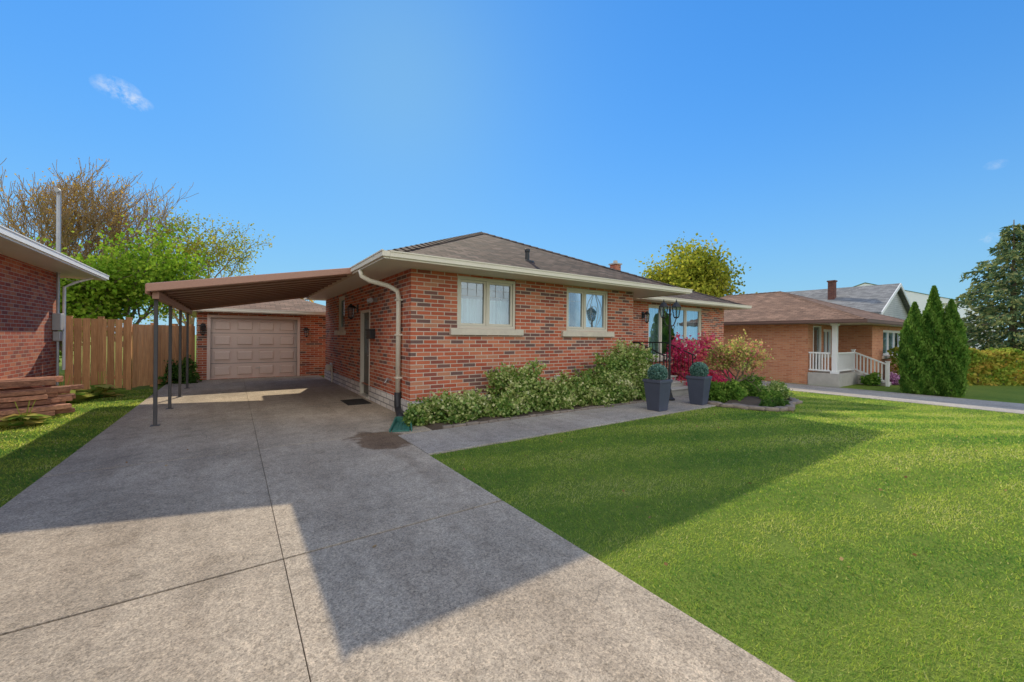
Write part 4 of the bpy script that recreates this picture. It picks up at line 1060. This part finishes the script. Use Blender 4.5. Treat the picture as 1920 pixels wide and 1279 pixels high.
mb = MB(); panel(mb, (60, 8, 0), X, -Y, 34, z0, 5.6, [(3 + 5 * k, 5.4 + 5 * k, 1.2, 2.8) for k in range(6)]); panel(mb, (60, 8, 0), Y, -X, 14, z0, 5.6, []); panel(mb, (94, 8, 0), Y, X, 14, z0, 5.6, [])
mb.face([(60, 8, 5.6), (60, 22, 5.6), (60, 15, 8.0)]); mb.build('wall', M['white'], W)
mb = MB(); mb.face([(59.9, 7.9, 5.62), (94.1, 7.9, 5.62), (94.1, 15, 8.1), (59.9, 15, 8.1)]); mb.face([(94.1, 22.1, 5.62), (59.9, 22.1, 5.62), (59.9, 15, 8.1), (94.1, 15, 8.1)]); mb.build('roof', M['metal_roof'], W)
for k in range(6): window(W, (60, 8, 0), X, -Y, (3 + 5 * k, 5.4 + 5 * k, 1.2, 2.8), [1, 1, 1], M['white'], False, 0)

# ------------------------------------------------------------------ light, sky, camera
S = Vector((1.42, 4.21, 2.78)).normalized()
el = math.asin(S.z); az = math.atan2(S.x, S.y)
sd = bpy.data.lights.new('sun', 'SUN'); sd.energy = 5.0; sd.angle = R(.5); sd.color = (1, .87, .65)
so = bpy.data.objects.new('sun', sd); col.objects.link(so); so.rotation_euler = S.to_track_quat('Z', 'Y').to_euler(); so.location = S * 50

w = bpy.data.worlds.new('World'); scene.world = w; w.use_nodes = True; nt = w.node_tree; nt.nodes.clear()
sky = nd(nt, 'ShaderNodeTexSky', sky_type='NISHITA'); sky.sun_disc = False; sky.sun_elevation = el; sky.sun_rotation = az
sky.air_density = 1.0; sky.dust_density = .2; sky.ozone_density = 2.5; sky.altitude = 100
STR = .15
hs = nd(nt, 'ShaderNodeHueSaturation', {'Saturation': 1.15, 'Value': 1.0, 'Color': sky.outputs[0]})
lum = nd(nt, 'ShaderNodeRGBToBW', {0: hs.outputs[0]}).outputs[0]
gain = math_(nt, 'DIVIDE', 2.2, math_(nt, 'ADD', 1.0, math_(nt, 'MULTIPLY', lum, STR * 3.0)))
sc_ = nd(nt, 'ShaderNodeVectorMath', {0: hs.outputs[0], 'Scale': gain}, operation='SCALE')
tn = nd(nt, 'ShaderNodeVectorMath', {0: sc_.outputs[0], 1: (.42, .88, 1.15)}, operation='MULTIPLY')
cc = tn.outputs[0]
gen = nt.nodes.new('ShaderNodeTexCoord').outputs['Generated']
# haze towards the horizon
sz = nd(nt, 'ShaderNodeSeparateXYZ', {0: gen}).outputs[2]
hz = math_(nt, 'POWER', math_(nt, 'SUBTRACT', 1.0, math_(nt, 'ABSOLUTE', sz), True), 4.5)
cc = mixc(nt, math_(nt, 'MULTIPLY', hz, .8), cc, (2.75, 4.75, 6.4))
nz = nd(nt, 'ShaderNodeTexNoise', {'Vector': gen, 'Scale': 30.0, 'Detail': 7.0, 'Roughness': .7})
fwd = Vector((math.sin(R(34.7)), math.cos(R(34.7)), 0)); rgt = Vector((math.cos(R(34.7)), -math.sin(R(34.7)), 0))
for px, py, rad, st in ((215, 172, .032, .8), (250, 197, .024, .75), (1865, 300, .014, .35), (1850, 438, .017, .5), (278, 432, .017, .6)):
    d = (fwd + rgt * ((px - 960) / 754) + Z * ((630 - py) / 754)).normalized()
    sub = nd(nt, 'ShaderNodeVectorMath', {0: gen, 1: tuple(d)}, operation='SUBTRACT')
    sc = nd(nt, 'ShaderNodeVectorMath', {0: sub.outputs[0], 1: (1, 1, 1.9)}, operation='MULTIPLY')
    ln = nd(nt, 'ShaderNodeVectorMath', {0: sc.outputs[0]}, operation='LENGTH').outputs['Value']
    q = math_(nt, 'SUBTRACT', 1.0, math_(nt, 'DIVIDE', ln, rad), True)
    q2 = math_(nt, 'MULTIPLY', math_(nt, 'SUBTRACT', nz.outputs[0], .44), 4.0, True)
    q = math_(nt, 'MULTIPLY', math_(nt, 'POWER', q, .6), q2)
    cc = mixc(nt, math_(nt, 'MULTIPLY', q, st, True), cc, (5.8, 6.1, 6.4))
# added fill light: unseen cloud bank behind the camera, brightening the shaded walls
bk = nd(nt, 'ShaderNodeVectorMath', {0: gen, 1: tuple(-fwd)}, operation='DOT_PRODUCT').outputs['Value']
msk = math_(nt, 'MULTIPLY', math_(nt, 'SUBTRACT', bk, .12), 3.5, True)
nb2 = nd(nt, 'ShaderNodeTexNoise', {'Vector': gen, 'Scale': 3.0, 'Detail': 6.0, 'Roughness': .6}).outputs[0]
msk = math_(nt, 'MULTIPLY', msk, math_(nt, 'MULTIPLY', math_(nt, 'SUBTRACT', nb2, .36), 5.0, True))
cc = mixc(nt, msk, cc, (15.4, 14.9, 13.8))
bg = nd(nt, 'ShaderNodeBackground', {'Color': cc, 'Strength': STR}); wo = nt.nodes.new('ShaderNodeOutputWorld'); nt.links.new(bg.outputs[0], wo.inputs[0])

cd = bpy.data.cameras.new('camera'); cam = bpy.data.objects.new('camera', cd); col.objects.link(cam); scene.camera = cam
cd.sensor_width = 36; cd.lens = 754 / 1920 * 36; cd.clip_end = 2000; cd.clip_start = .05; cd.shift_y = -8.5 / 1920
cam.matrix_world = Matrix.Translation((0, 0, 1.5)) @ Matrix.Rotation(-R(34.7), 4, 'Z') @ Matrix.Rotation(R(90), 4, 'X') @ Matrix.Rotation(R(.5), 4, 'Z')
scene.view_settings.view_transform = 'Standard'; scene.view_settings.look = 'None'; scene.view_settings.exposure = 0
